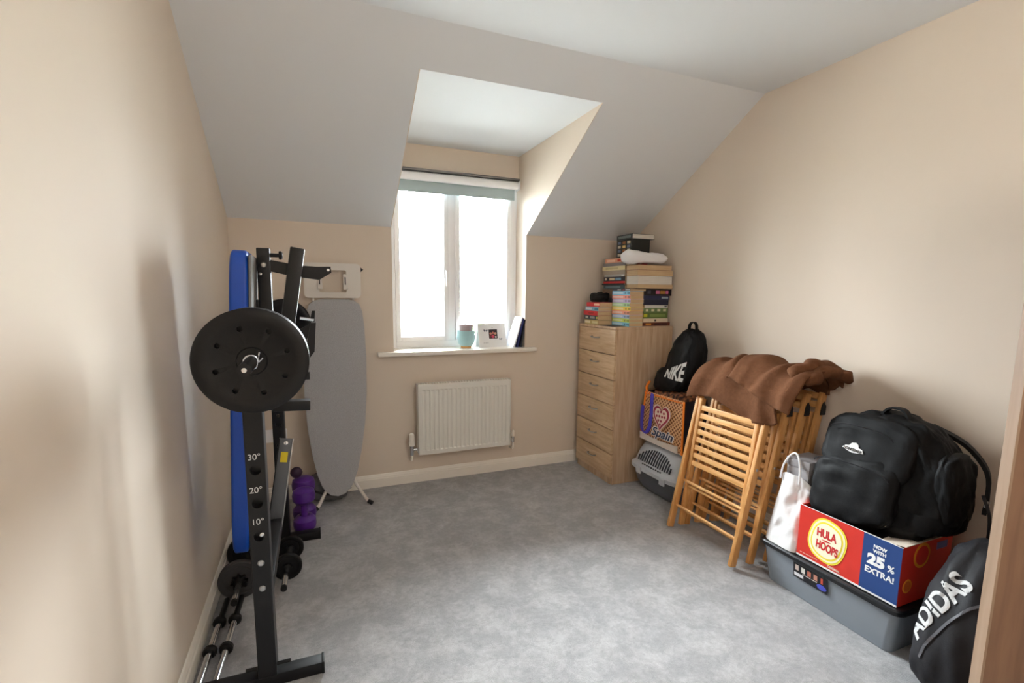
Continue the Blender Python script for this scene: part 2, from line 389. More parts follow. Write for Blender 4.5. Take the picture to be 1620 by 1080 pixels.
# window frame
b = nb()
fx0, fx1, fz0, fz1 = DXL, DXR, SZ, 2.285
fr = .05
bb(b, fx0, fx0+fr, YW, YW+.07, fz0, fz1, .004); bb(b, fx1-fr, fx1, YW, YW+.07, fz0, fz1, .004)
bb(b, fx0+fr, fx1-fr, YW, YW+.07, fz0, fz0+fr, .004); bb(b, fx0+fr, fx1-fr, YW, YW+.07, fz1-fr, fz1, .004)
bb(b, 1.443, 1.498, YW, YW+.07, fz0+fr, fz1-fr, .004)
win = struct('window_1', b, UPVC, 'white upvc double casement window')
for (x0, x1) in ((fx0+fr, 1.443), (1.498, fx1-fr)):
    b = nb(); a = .036; y0, y1 = YW-.012, YW+.06; z0, z1 = fz0+fr, fz1-fr
    bb(b, x0, x0+a, y0, y1, z0, z1, .004); bb(b, x1-a, x1, y0, y1, z0, z1, .004); bb(b, x0+a, x1-a, y0, y1, z0, z0+a, .004); bb(b, x0+a, x1-a, y0, y1, z1-a, z1, .004)
    s = struct('sash', b, UPVC, parent=win)
    b = nb(); bb(b, x0+a, x1-a, YW+.026, YW+.032, z0+a, z1-a); struct('pane', b, GLASS, parent=s, smooth=False)
    b = nb(); xm = x1-a/2 if x0 < 1.3 else x0+a/2
    box(b, (xm, y0-.008, 1.55), (.018, .016, .05), None, .003); box(b, (xm, y0-.022, 1.51), (.014, .012, .11), None, .003); struct('handle', b, UPVC, parent=s)
# roller blind, rolled up
t = thing('roller_blind', 'pale grey roller blind rolled up at the top of the window', 'blind', (1.5, .12, 2.24))
b = nb(); bb(b, 1.012, 1.985, .085, .16, 2.268, 2.283, .002); part(t, 'head_rail', b, mat('grey_rail', (110,108,106), .4, .5), True)
b = nb(); tube(b, [(1.02,.122,2.236), (1.978,.122,2.236)], .031, 20); part(t, 'fabric_roll', b, UPVC, True, label='white fabric roll')
b = nb(); bb(b, 1.03, 1.965, .146, .149, 2.14, 2.24); bb(b, 1.03, 1.965, .143, .153, 2.128, 2.144, .003); part(t, 'hanging_fabric', b, BLIND, True)
for x in (1.008, 1.982):
    b = nb(); bb(b, x, x+.008, .088, .16, 2.2, 2.268, .002); part(t, 'bracket', b, UPVC, True)
# door leaf at the right edge of the picture
dd = Vector((.80, -.60, 0)).normalized(); dn = Vector((dd.y, -dd.x, 0))
dp = Vector((2.137, -2.84, 0)) ; DL = 1.02
b = nb(); prism(b, [dp+Vector((0,0,.008)), dp+dd*DL+Vector((0,0,.008)), dp+dd*DL-dn*-.04+Vector((0,0,.008)), dp-dn*-.04+Vector((0,0,.008))], (0,0,1.98))
dr = struct('door_1', b, DOORW, 'oak veneered door leaf standing open', smooth=False)
b = nb(); e0 = dp-dd*.006; prism(b, [e0+Vector((0,0,.008)), e0+dd*.006+Vector((0,0,.008)), e0+dd*.006+dn*.04+Vector((0,0,.008)), e0+dn*.04+Vector((0,0,.008))], (0,0,1.98)); struct('lipping', b, DOORE, parent=dr, smooth=False)

# fill lamp added unseen behind the camera to brighten the room
t = thing('added_fill_lamp', 'added round fill lamp, unseen behind the camera', 'light', (1.5, -3.45, 2.15))
EM = bpy.data.materials.new('fill_lamp_glow'); EM.use_nodes = True; eb = EM.node_tree.nodes['Principled BSDF']
eb.inputs['Base Color'].default_value = (.9,.9,.88,1); eb.inputs['Emission Color'].default_value = (1,.95,.89,1); eb.inputs['Emission Strength'].default_value = FILL_LAMP
b = nb(); lathe(b, [(0,ZF-2.15), (.05,ZF-2.15), (.05,ZF-2.165), (.012,ZF-2.18), (.003,ZF-2.19), (.003,.14), (.03,.13), (.035,.105), (0,.105)], n=20); part(t, 'fill_lamp_cord', b, RAD)
b = nb(); lathe(b, [(.12*math.sin(PI*i/24), -.12*math.cos(PI*i/24)) for i in range(25)], n=32); part(t, 'fill_lamp_ball', b, EM)

# ================================================================== RADIATOR
t = thing('radiator', 'white panel radiator with fluted front under the window', 'radiator', (1.49, -.08, .23))
x0, x1, z0, z1, yf = 1.138, 1.846, .235, .755, -.11
b = nb(); N = 20; pts = []
mx_ = .025; zz0, zz1 = z0+.035, z1-.05
prof = [(x0, 0)]; pitch = (x1-x0-2*mx_)/N
for i in range(N):
    s = x0+mx_+i*pitch; prof += [(s, 0), (s+pitch*.18, .006), (s+pitch*.6, .006), (s+pitch*.78, 0)]
prof.append((x1, 0))
vs = []
for (x, d) in prof:
    col = [(x, yf, z0), (x, yf, zz0-.008), (x, yf+d, zz0), (x, yf+d, zz1), (x, yf, zz1+.008), (x, yf, z1-.004), (x, yf+.006, z1)]
    vs.append([b.verts.new(c) for c in col])
for a, c in zip(vs, vs[1:]):
    for k in range(6): b.faces.new((a[k], c[k], c[k+1], a[k+1]))
part(t, 'front_panel', b, RAD, True, ang=20)
b = nb(); bb(b, x0, x1, yf+.007, yf+.02, z0, z1-.005); bb(b, x0+.01, x1-.01, -.05, -.04, z0, z1-.02); part(t, 'back_panel', b, RAD, True)
for x in (x0, x1):
    b = nb(); bb(b, x-.003, x+.003, yf, -.04, z0+.01, z1, .001); part(t, 'side_panel', b, RAD, True)
g = nb()
for i in range(34):
    x = x0+.012+i*(x1-x0-.024)/33; bb(g, x-.004, x+.004, yf+.012, -.045, z1-.006, z1-.002)
bb(g, x0, x1, yf+.004, yf+.012, z1-.006, z1); bb(g, x0, x1, -.048, -.040, z1-.006, z1); part(t, 'top_grille', g, RAD, True, kind='stuff', smooth=False)
b = nb(); tube(b, [(x0+.03,-.07,.27), (x0-.045,-.07,.27)], .010); tube(b, [(x0-.045,-.07,.23), (x0-.045,-.07,.30)], .015); part(t, 'valve_body', b, CHROME, True)
b = nb(); lathe(b, [(0,0), (.02,0), (.022,.02), (.021,.05), (.018,.085), (.012,.092), (0,.092)], (x0-.045,-.07,.30)); part(t, 'thermostat_head', b, GLOSS, True)
b = nb(); tube(b, [(x1-.03,-.07,.27), (x1+.04,-.07,.27)], .010); tube(b, [(x1+.04,-.07,.245), (x1+.04,-.07,.29)], .013); part(t, 'valve_body', b, CHROME, True)
b = nb(); lathe(b, [(0,0), (.012,0), (.012,.02), (.009,.05), (0,.05)], (x1+.04,-.07,.29)); part(t, 'valve_cap', b, GLOSS, True)
for x in (x0-.045, x1+.04):
    b = nb(); tube(b, [(x,-.07,.25), (x,-.07,.205), (x,-.062,.190), (x,-.045,.186), (x,0,.186)], .0075, 10); part(t, 'pipe', b, GLOSS, True)

# socket behind the bench
t = thing('wall_socket', 'white socket on the window wall behind the weight bench', 'socket', (.20, -.006, .45))
b = nb(); box(b, (.20,-.007,.45), (.146,.012,.086), None, .003); part(t, 'face_plate', b, UPVC, True)
b = nb(); box(b, (.225,-.03,.445), (.045,.035,.05), None, .006); part(t, 'plug', b, BLKP, True)

# ================================================================== WINDOWSILL THINGS
zs = SZ+.001
t = thing('plant_pot', 'small pale blue ceramic pot on a wooden foot on the window sill', 'pot', (1.55, .085, zs)); t.scale = (1.22,1.22,1.22)
b = nb(); lathe(b, [(0,0), (.032,0), (.034,.012), (0,.012)], n=28); part(t, 'wooden_foot', b, SLATW)
b = nb(); lathe(b, [(0,.012), (.036,.013), (.05,.03), (.056,.06), (.057,.108), (.053,.108), (.05,.06), (0,.05)], n=32); part(t, 'bowl', b, mat('pale_blue_glaze', (168,208,214), .3))
t2 = thing('candle_jar', 'dusky grey cup standing inside the pale blue pot', 'cup', (1.55, .085, zs+.064)); t2.scale = (1.22,1.22,1.15)
b = nb(); lathe(b, [(0,0), (.040,0), (.042,.05), (.045,.10), (.041,.10), (.038,.055), (0,.052)], n=28); part(t2, 'cup', b, mat('dusky_glaze', (168,152,156), .4))
b = nb(); lathe(b, [(0,.052), (.037,.053), (.037,.085), (.0,.088)], n=24); part(t2, 'wax', b, pm((206,196,190)))
# greeting card with photo
t = thing('photo_card', 'white greeting card with a small square photograph and butterflies on the sill', 'card', (1.765, .06, zs), (0,0,.10)); t.scale = (1.25,1.25,1.22)
b = nb(); prism(b, [(-.095,0,0), (.095,0,0), (.095,.03,.15), (-.095,.03,.15)], (0,.0015,0)); part(t, 'front_leaf', b, WHITEP, smooth=False)
b = nb(); prism(b, [(-.095,.031,.15), (.095,.031,.15), (.095,.06,0), (-.095,.06,0)], (0,.0015,0)); part(t, 'back_leaf', b, WHITEP, smooth=False)
tilt = math.atan2(.03, .15)
def cardm(x, z, off=.0012): return basis((x, z*math.tan(tilt)-off, z), (1,0,0), (0, math.tan(tilt), 1))
b = nb(); box(b, (0,0,0), (.058,.058,.0008)); b.transform(cardm(.005,.083)); ph = part(t, 'photograph', b, pm((44,34,36)), smooth=False)
for (x, z, r, c) in ((-.012,.086,.008,(196,130,110)), (.004,.09,.008,(190,110,96)), (.020,.086,.008,(206,150,124)), (.003,.068,.011,(210,70,96)), (-.013,.068,.009,(120,40,50)), (.022,.064,.006,(230,220,210))):
    b = nb(); lathe(b, [(0,.0006), (r,.0006), (r,0), (0,0)], n=12); b.transform(cardm(x, z, .0016)); part(ph, 'printed_figure', b, pm(c), smooth=False)
for (x, z, s) in ((-.045,.105,.012), (.055,.050,.009)):
    b = nb()
    for sg in (-1, 1):
        b2 = [(0,0,0), (sg*s,s*.8,0), (sg*s*1.1,0,0), (sg*s*.6,-s*.7,0)]; prism(b, b2, (0,0,.0006))
    b.transform(cardm(x, z)); part(t, 'butterfly', b, pm((58,74,92)), smooth=False)
print_line(t, .018, .0022, cardm(.005,.125), pm((120,120,130)), 1, False)
print_line(t, .038, .0020, cardm(-.045,.028), pm((120,120,130)), 3, False)
# notebooks leaning on the recess side
for i, (c, lab) in enumerate((((232,234,240), 'white card leaning against the blue folders at the right end of the sill'), ((34,44,110), 'blue folder leaning at the right end of the window sill, left of the black one'), ((14,16,34), 'navy black folder resting against the right side of the window recess'))):
    b = nb(); h = (.235, .225, .215)[i]; x = 1.905+i*.030; xt = 1.975+i*.012
    prism(b, [(x, -.01, 0), (x+.012, -.01, 0), (xt+.010, -.01, h), (xt, -.01, h)], (0, .15, 0))
    single(('card','folder','folder')[i], b, pm(c), lab, ('card','folder','folder')[i], (0,0,zs), smooth=False)

# ================================================================== CHEST OF DRAWERS
CX0, CX1, CY0, CY1, CH = 2.455, 2.965, -.580, -.072, 1.174
t = thing('chest_of_drawers', 'tall narrow light oak chest of six drawers in the corner', 'drawers', (2.7, -.34, 0))
b = nb(); bb(b, CX0+.02, CX1, CY0, CY0+.018, 0, CH-.02, .0008); part(t, 'side_panel', b, OAK, True)
b = nb(); bb(b, CX0+.02, CX1, CY1-.018, CY1, 0, CH-.02, .0008); part(t, 'side_panel', b, OAK, True)
b = nb(); bb(b, CX0, CX1, CY0, CY1, CH-.02, CH, .002); part(t, 'top_panel', b, OAK, True)
b = nb(); bb(b, CX0+.012, CX1, CY0+.018, CY1-.018, .0, .05); bb(b, CX1-.01, CX1, CY0+.018, CY1-.018, .05, CH-.02); bb(b, CX0+.025, CX1-.01, CY0+.018, CY1-.018, .05, .06); part(t, 'plinth_and_back', b, OAK, True)
dh = (CH-.02-.05)/6
for i in range(6):
    z = .05+i*dh
    b = nb(); bb(b, CX0+.002, CX0+.02, CY0+.002, CY1-.002, z+.003, z+dh-.003, .0015); d = part(t, 'drawer', b, OAKF, True)
    b = nb(); ym = (CY0+CY1)/2; zc = z+dh*.62
    tube(b, [(CX0+.004,ym-.048,zc), (CX0-.016,ym-.046,zc), (CX0-.022,ym-.03,zc-.001), (CX0-.024,ym,zc-.002), (CX0-.022,ym+.03,zc-.001), (CX0-.016,ym+.046,zc), (CX0+.004,ym+.048,zc)], .005, 8)
    part(d, 'handle', b, STEEL, True)

# ================================================================== BOOKS
def book(cx, cy, z, ls, dp, th, face, col, label, group, rz=0, pages=PAPER, title=None, hard=False):
    """spine faces local -Y; face: rotation in degrees of the spine direction (0: towards -Y, -90: towards -X)"""
    a = math.radians(face+rz)
    t = thing('book', label, 'book', (cx, cy, z), (0,0,a), group)
    e = .004 if hard else .001
    cm = pm(col, .45); ct = .0025 if hard else .0012
    b = nb(); hx, hy = ls/2, dp/2
    bb(b, -hx, hx, -hy, hy, 0, ct); bb(b, -hx, hx, -hy, hy, th-ct, th); bb(b, -hx, hx, -hy, -hy+ct*1.4, ct, th-ct, 0)
    part(t, 'cover', b, cm, smooth=False)
    b = nb(); bb(b, -hx+e, hx-e, -hy+ct*1.4, hy-e, ct, th-ct); part(t, 'page_block', b, pages, smooth=False)
    if title:
        for (u0, u1, c) in title:
            b = nb(); bb(b, -hx+u0*ls, -hx+u1*ls, -hy-.0006, -hy, th*.25, th*.75); part(t, 'spine_print', b, pm(c, .5), smooth=False)
    return t
zt = CH+.0005
def stack(x, y, z, rows, face, group, pages=PAPER):
    for (ls, dp, th, col, label, title, *o) in rows:
        book(x+(o[0] if len(o) > 0 else 0), y+(o[1] if len(o) > 1 else 0), z, ls, dp, th-.0005, face if len(o) < 3 or o[2] is None else o[2], col, label, group, rz=random.uniform(-2,2), pages=(o[3] if len(o) > 3 and o[3] else pages), title=title, hard=(len(o) > 4))
        z += th
    return z
W_ = (235,230,220)
# stack A : low pile nearest the window wall
stack(2.532, -.235, zt, [
 (.20,.13,.036,(176,158,100),'olive gold paperback, lowest of the low pile by the window wall',[(.0,.42,(226,216,190)),(.55,.95,(204,196,150))],0,0),
 (.20,.13,.034,(40,58,70),'dark slate paperback, second from the bottom of the low pile',[(.1,.3,(180,190,180)),(.45,.8,(150,160,160)),(.9,1,(200,200,90))],.0,.01),
 (.20,.13,.034,(196,34,40),'red paperback in the middle of the low pile',[(.35,.7,(150,26,30))],-.005,.01),
 (.20,.13,.032,(120,180,204),'sky blue paperback, second from the top of the low pile',[(.05,.5,(214,232,236)),(.72,.98,(40,130,160))],.0,-.0),
 (.19,.13,.034,(196,40,46),'red paperback with a cream spine end, topmost of the low pile',[(.58,.98,(232,204,176))],.01,-.0),
], -90, 'paperbacks in the low pile on the chest')
# stack B : pastel series
past = [((140,206,232),'sky blue'), ((206,220,96),'lime green'), ((176,196,232),'periwinkle blue'), ((244,166,138),'salmon pink'), ((248,214,84),'yellow'), ((186,224,170),'mint green'), ((204,188,226),'lilac'), ((244,160,148),'coral pink'), ((142,206,236),'pale blue')]
pos = ['lowest of the pastel stack', 'second from the bottom of the pastel stack', 'third from the bottom of the pastel stack', 'fourth from the bottom of the pastel stack', 'in the middle of the pastel stack', 'fourth from the top of the pastel stack', 'third from the top of the pastel stack', 'second from the top of the pastel stack', 'topmost of the pastel stack']
rows = []
for i, ((c, nme), ps) in enumerate(zip(past, pos)):
    dk = tuple(int(v*.72) for v in c); rows.append((.225,.118,(.030 if i == 8 else .0285),c,'%s pocket paperback, %s' % (nme, ps),[(.06,.62,tuple(min(255,int(v*.4+150)) for v in c)),(.72,.8,dk),(.86,1.0,dk)],random.uniform(-.002,.002),random.uniform(-.002,.002)))
zb = stack(2.645, -.447, zt, rows, -90, 'pastel spined paperbacks in one stack')
zb = stack(2.652, -.447, zb, [(.222,.14,.016,(60,66,80),'thin dark paperback with white and red spine print lying on the pastel stack',[(.3,.5,(220,220,224)),(.6,.7,(200,50,50)),(.75,1,(220,226,232))])], -90, 'pastel spined paperbacks in one stack')
# stack D on B and E
ze = stack(2.692, -.222, zt, [(.20,.12,(zb-zt)/4,c_,n_+' behind the pastel stack',None,0,0,None,None,1) for c_, n_ in (((70,60,60),'thick brown hardback, lowest'),((80,84,96),'thick grey hardback, second from the foot'),((40,44,60),'thick navy hardback, third from the foot'),((96,70,50),'thick tan hardback, fourth from the foot'))], -90, 'books of the rear stack')
zd = stack(2.698, -.258, zb+.0005, [
 (.29,.105,.030,(66,86,94),'teal grey paperback directly above the pastel stack',[(.1,.8,(110,132,138))]),
 (.30,.105,.012,(20,20,24),'thin black book under the red one in the rear stack',None,-.008,.01,None,None,1),
 (.29,.105,.016,(190,30,34),'thin red book in the rear stack',None,-.004,0),
 (.29,.105,.036,(20,26,40),'midnight blue paperback with pale spine print in the rear stack',[(.06,.14,(220,210,190)),(.28,.52,(214,200,160)),(.56,.82,(120,160,190))]),
 (.28,.105,.018,(176,176,172),'thin silver grey book above the midnight blue one',[(.86,.98,(240,240,240))]),
 (.29,.105,.030,(168,154,140),'taupe paperback in the rear stack',None,.0,.01),
 (.30,.105,.032,(226,214,170),'cream paperback with faint gold print in the rear stack',[(.15,.7,(196,184,140))],-.004,.01),
 (.31,.105,.026,(132,126,128),'grey hardback, second from the top of the rear stack',None,-.006,.0,None,None,1),
 (.27,.105,.034,(222,160,132),'peach paperback with a red orange emblem on the rear stack',[(.62,.86,(200,60,30)),(.1,.5,(240,200,176))],.002,.0),
], -90, 'books of the rear stack')
# G: tall support pile in the back corner
zg = zt; n_ = 9; hg = (zd+.0005-zt)/n_
for i, (c, cn) in enumerate((((60,60,66),'dark grey'),((90,60,50),'brown'),((40,60,80),'navy'),((110,100,90),'taupe'),((70,30,34),'maroon'),((52,70,60),'bottle green'),((120,110,70),'khaki'),((30,30,34),'black'),((150,26,34),'crimson'))):
    book(2.835, -.205, zg, .20, .16, hg-.0005, 0, c, '%s hardback in the corner pile hidden behind the other books, %s' % (cn, ['lowest','second from bottom','third from bottom','fourth from bottom','middle one','fourth from top','third from top','second from top','topmost'][i]), 'hardbacks piled in the corner', hard=True); zg += hg
# F: black box set and top book
t = thing('book_box_set', 'thick black boxed book with small pictures on its spine near the ceiling', 'book', (2.775, -.305, zg+.0005), (0,0,-PI/2))
b = nb(); bb(b, -.095,.095,-.085,.085,0,.138,.002); part(t, 'slip_case', b, pm((24,28,26),.4))
k = 0
for r in range(4):
    for c in range(3):
        b = nb(); u = -.075+c*.06; z = .015+r*.03
        bb(b, u, u+.038, -.0865, -.085, z, z+.02); part(t, 'spine_picture', b, pm([(200,190,170),(160,100,60),(110,120,150),(214,180,110)][(k*7+r) % 4]), smooth=False); k += 1
book(2.795, -.305, zg+.1395, .20, .205, .036, -90, (52,60,62), 'dark hardback lying on the black boxed book, topmost of all', 'books of the rear stack', pages=PAPERW, hard=True, title=[(.1,.9,(110,122,124))])
# stack C: right pile, spines to the room
zc = stack(2.862, -.425, zt, [
 (.25,.17,.026,(110,52,34),'rust brown hardback, lowest of the right pile',[(.1,.3,(210,140,60)),(.4,.9,(60,34,34))],.004,-.005,None,None,1),
 (.235,.16,.030,(222,206,182),'cream paperback with a small dark emblem in the right pile',[(.45,.52,(70,60,60))]),
 (.225,.16,.044,(96,116,58),'green comic annual in the right pile, lower of the two green ones',[(.0,.15,(206,206,50)),(.25,.9,(130,150,80))],0,0),
 (.225,.16,.034,(112,132,84),'green comic annual in the right pile, upper of the two green ones',[(.1,.2,(220,214,180)),(.32,.44,(216,210,170)),(.56,.68,(220,214,180)),(.8,.92,(216,210,170))]),
 (.22,.16,.022,(214,212,206),'slim off-white book above the green annuals',[(.85,.95,(70,70,80))]),
 (.225,.16,.040,(36,38,60),'dark navy paperback above the slim off-white book',None),
 (.24,.16,.030,(48,52,84),'navy paperback with a pale label below the black and pink one',[(.7,.95,(150,166,180))],0,0),
 (.255,.165,.050,(22,18,24),'black paperback with pink flower print in the right pile',[(.12,.24,(70,70,80)),(.42,.56,(206,110,150)),(.58,.76,(180,130,60)),(.78,.88,(206,110,150))],.0,-.01),
], 0, 'books in the right pile against the wall')
zc = stack(2.803, -.492, zc+.0005, [
 (.31,.14,.032,(150,110,80),'tan paged book with a red edge on the black and pink one',None,0,0,180),
 (.305,.138,.060,(222,222,224),'thick white paged book in the overhanging right pile',None,-.004,0,180,PAPERW),
 (.31,.14,.042,(110,60,40),'tan paged book with dark covers, second from the top of the right pile',None,-.006,-.004,180),
 (.305,.138,.036,(120,76,50),'tan paged book right under the white plastic roll',None,-.012,0,180),
], 180, 'books in the right pile against the wall')
# plastic roll bag
b = nb()
def rollp():
    pts = []; rs = []
    for i in range(19):
        u = i/18; pts.append((2.54+.375*u, -.515, zc+.046))
        r = .050-.012*u+.006*math.sin(u*9)*(1-u)
        if i in (0, 18): r *= .6
        if i in (1, 17): r *= .85
        rs.append(r)
    return pts, rs
pts, rs = rollp(); tube(b, pts, rs, 24)
for v in b.verts: v.co += Vector((noise.noise(v.co*28), noise.noise(v.co*28+Vector((5,0,0))), noise.noise(v.co*28+Vector((0,9,0)))))*.008
mn = min(v.co.z for v in b.verts)
for v in b.verts: v.co.z += zc+.001-mn
single('rolled_plastic_bag', b, WHITEPL, 'crumpled white plastic bag rolled up on the tan paged books', 'bag', ang=80)
# black cap on A
b = nb()
def capf(q): return Vector((q.x*.055, q.y*.10, q.z*.036+.036+.016*noise.noise(q*2.2)+(.012 if q.y < 0 else 0)*abs(q.y)))
blob(b, None, .8, 8, capf); t = thing('black_beanie', 'crumpled black woollen beanie lying on the low pile of paperbacks', 'hat', (2.53,-.24,zt+.1705))
part(t, 'knitted_crown', b, BAGB, ang=80)
b = nb(); tube(b, [(math.cos(a)*.045, math.sin(a)*.085, .014+.002*math.sin(3*a)) for a in [i*2*PI/24 for i in range(25)]], .012, 8); part(t, 'turned_brim', b, BAGB)
# loose sheet under A/B
b = nb(); bb(b, 2.468, 2.58, -.52, -.36, 0, .0025); single('booklet', b, pm((40,44,54)), 'thin dark booklet lying flat at the front edge of the chest', 'book', (0,0,CH+.0005), smooth=False)

# ================================================================== CAT CARRIER / LITTER TRAY
t = thing('litter_box', 'grey plastic covered cat litter box with a barred vent beside the chest', 'litter box', (2.8, -.87, 0))
CYc = -.865
def catring(z, hx, hy, x0c, n=40, e=.42):
    r = []
    for k in range(n):
        a = 2*PI*k/n; c, s = math.cos(a), math.sin(a)
        r.append((x0c+hx*abs(c)**e*(1 if c >= 0 else -1), CYc+hy*abs(s)**e*(1 if s >= 0 else -1), z))
    return r
def loft(b, rings, cap=True):
    vs = [[b.verts.new(p) for p in r] for r in rings]; n = len(vs[0])
    for a, c in zip(vs, vs[1:]):
        for k in range(n): b.faces.new((a[k], a[(k+1)%n], c[(k+1)%n], c[k]))
    if cap: b.faces.new(vs[0][::-1]); b.faces.new(vs[-1])
    return b
b = nb(); loft(b, [catring(0,.13,.205,2.81), catring(.01,.145,.222,2.805), catring(.06,.168,.245,2.795), catring(.165,.185,.262,2.785)]); part(t, 'tray', b, CATD, True)
b = nb(); loft(b, [catring(.16,.192,.268,2.783), catring(.165,.200,.276,2.783), catring(.19,.200,.276,2.783), catring(.198,.188,.264,2.785), catring(.205,.180,.255,2.787), catring(.27,.165,.245,2.80), catring(.33,.145,.23,2.82), catring(.355,.125,.205,2.83), catring(.362,.10,.17,2.835)]); part(t, 'hood', b, CATL, True, label='pale grey hood')
# vent slots: arch of bars on the room side
b = nb()
def hoodx(z):
    ks = [(.205,2.607), (.27,2.635), (.33,2.675), (.355,2.705)]
    for (z0_, a), (z1_, c) in zip(ks, ks[1:]):
        if z <= z1_: return a+(c-a)*(z-z0_)/(z1_-z0_)
    return 2.7
for i in range(15):
    y = CYc+.165-i*.0235; u = (i-7)/7.6; top = .225+.095*math.sqrt(max(0,1-u*u))
    ribbon(b, [(hoodx(z)-.0022, y, z) for z in (.225, .25, .27, .29, top) if z <= top+.001] if top > .235 else [(hoodx(.222)-.002,y,.222),(hoodx(.235)-.002,y,.235)], (0,.011,0), .004)
for i in range(9):
    y = CYc+.105-i*.0235; ribbon(b, [(2.607-.0, y, .2045), (2.6085, y, .214)], (0,.012,0), .004)
part(t, 'vent_slots', b, pm((44,48,56)), True, kind='stuff', smooth=False)
for y in (-.75, -1.0):
    b = nb(); box(b, (2.581,y,.165), (.012,.05,.045), None, .004); part(t, 'clip', b, CATL, True)

# ================================================================== SPAIN BAG
t = thing('shopping_bag', 'woven straw print shopping bag with orange edging and a blue handle on the litter box', 'bag', (2.8, -.86, .363))
zb0, zb1 = .368, .715
def bagx(z): return 2.675+.02*(z-zb0)/.35
YA, YBb = -.645, -1.055
b = nb(); NZ, NY = 8, 12
# body: front (room side), near end, far end, back
def ringbag(z, k):
    u = (z-zb0)/(zb1-zb0); r = []
    x0_ = 2.665+.025*u; x1_ = 2.90-.02*u; ya = YA-.01*u; yb = YBb-.03*(1-u); z = z+(.035*(.5-0)*u*0); bl = .012*math.sin(u*PI)
    N1 = 10
    for i in range(N1): r.append((x0_-bl*math.sin(PI*i/N1), ya+(yb-ya)*i/N1, z))
    for i in range(5): r.append((x0_+(x1_-x0_)*i/5, yb-bl*math.sin(PI*i/5), z))
    for i in range(N1): r.append((x1_, yb+(ya-yb)*i/N1, z))
    for i in range(5): r.append((x1_+(x0_-x1_)*i/5, ya, z))
    return r
rings = [ringbag(zb0+(zb1-zb0)*k/8, k) for k in range(9)]
loft(b, rings, False); b.faces.ensure_lookup_table()
b.faces.new([b.verts[i] for i in range(30)][::-1]) if False else None
for fi, f in enumerate(b.faces): f.material_index = 0 if fi % 30 < 10 else 1
part(t, 'woven_panel', b, [WOVEN, NAVY], True)
b = nb(); R0 = ringbag(zb0, 0); loft(b, [[(x,y,zb0-.003) for x,y,z in R0], [(x,y,zb0+.002) for x,y,z in R0]]); part(t, 'base', b, pm((216,206,196)), True)
OR = pm((238,128,28), .4)
for pl in ([(bagx(0)+.02, YA, zb1-.012), (bagx(0)+.02, YBb+.015, zb1-.012)], ):
    b = nb(); bar(b, (2.687,YA-.012,zb1-.012), (2.687,YBb+.022,zb1-.012), .005, .026, .001, Vector((1,0,0))); part(t, 'edging', b, OR, True)
b = nb(); ribbon(b, [(rings[k][10][0]-.003, rings[k][10][1]+.003, rings[k][10][2]) for k in range(9)], (.0,.014,0), .006); part(t, 'edging', b, OR, True)
b = nb(); ribbon(b, [(rings[k][0][0]-.003, rings[k][0][1]-.002, rings[k][0][2]) for k in range(9)], (.0,.012,0), .006); part(t, 'edging', b, OR, True)
# white scalloped lower border
b = nb(); 
for i in range(10):
    pass
bv = []
prism(b, [(2.655, YA-.005, zb0-.002), (2.655, YBb+.006, zb0-.002), (2.652, YBb+.006, zb0+.05)]+[(2.651, YBb+.006+(YA-YBb-.011)*i/12, zb0+.05-.012*math.sin(PI*i/12)) for i in range(1,12)]+[(2.652, YA-.005, zb0+.05)], (.004,0,0)); part(t, 'border', b, pm((222,214,206)), True, smooth=False)
b = nb(); ribbon(b, soft([(2.668,-.755,zb1-.0), (2.656,-.765,zb1-.06), (2.648,-.775,zb1-.16), (2.642,-.765,zb1-.25), (2.637,-.73,zb1-.29), (2.634,-.70,zb1-.27), (2.640,-.685,zb1-.20), (2.652,-.675,zb1-.10)]), (0,.032,.006), .004); part(t, 'handle', b, pm((66,58,176), .45), True, label='blue webbing handle')
# heart and lettering, on the room side
hp = []
for i in range(40):
    a = 2*PI*i/40; hx_ = 16*math.sin(a)**3; hy_ = 13*math.cos(a)-5*math.cos(2*a)-2*math.cos(3*a)-math.cos(4*a); hp.append((hx_, hy_))
def facing(y, z, off=.0): return basis((2.6525-off, y, z), (0,-1,0), (.06,0,1))
for sc, c, off in ((.0058,(224,200,190),0), (.0051,(150,34,60),.0012), (.0040,(226,206,190),.0024)):
    b = nb(); prism(b, [(x*sc, y*sc*1.15, 0) for x, y in hp], (0,0,.0012)); b.transform(facing(-.875, .575, off)); part(t, 'printed_heart', b, pm(c), True, smooth=False)
b = nb()
for (u, v) in ((-.03,.03),(.0,.035),(.03,.03),(-.04,.0),(-.013,.003),(.015,.003),(.04,.005),(-.02,-.028),(.008,-.028),(0,-.052)):
    lathe(b, [(0,.001), (.009,.001), (.009,0), (.005,0), (.005,.0008)], (u,v,0), n=10)
b.transform(facing(-.875,.575,.0038)); part(t, 'printed_pattern', b, pm((150,34,60)), True, smooth=False)
text(t, 'Spain', .058, facing(-.895,.458,.002), pm((230,226,226)), 'lettering', bold=.006, shear=.25, wid=.235)
text(t, 'Spain', .058, facing(-.895,.458,.004), pm((38,52,84)), 'lettering', bold=.001, shear=.25, wid=.215)
# leopard scarf in the bag
b = nb()
def scf(q): return Vector((2.79+q.x*.088, -.855+q.y*.185, zb1-.02+q.z*.055+.016*noise.noise(q*3)))
blob(b, None, .75, 12, scf); single('leopard_scarf', b, LEO, 'leopard print scarf bundled in the mouth of the straw print bag', 'scarf', ang=80)
# small orange handle loop at back
b = nb(); ribbon(b, soft([(2.70,-.665,.70), (2.685,-.665,.745), (2.70,-.68,.79)]), (.0,.02,.0), .006); part(t, 'strap', b, OR, True, label='orange strap')

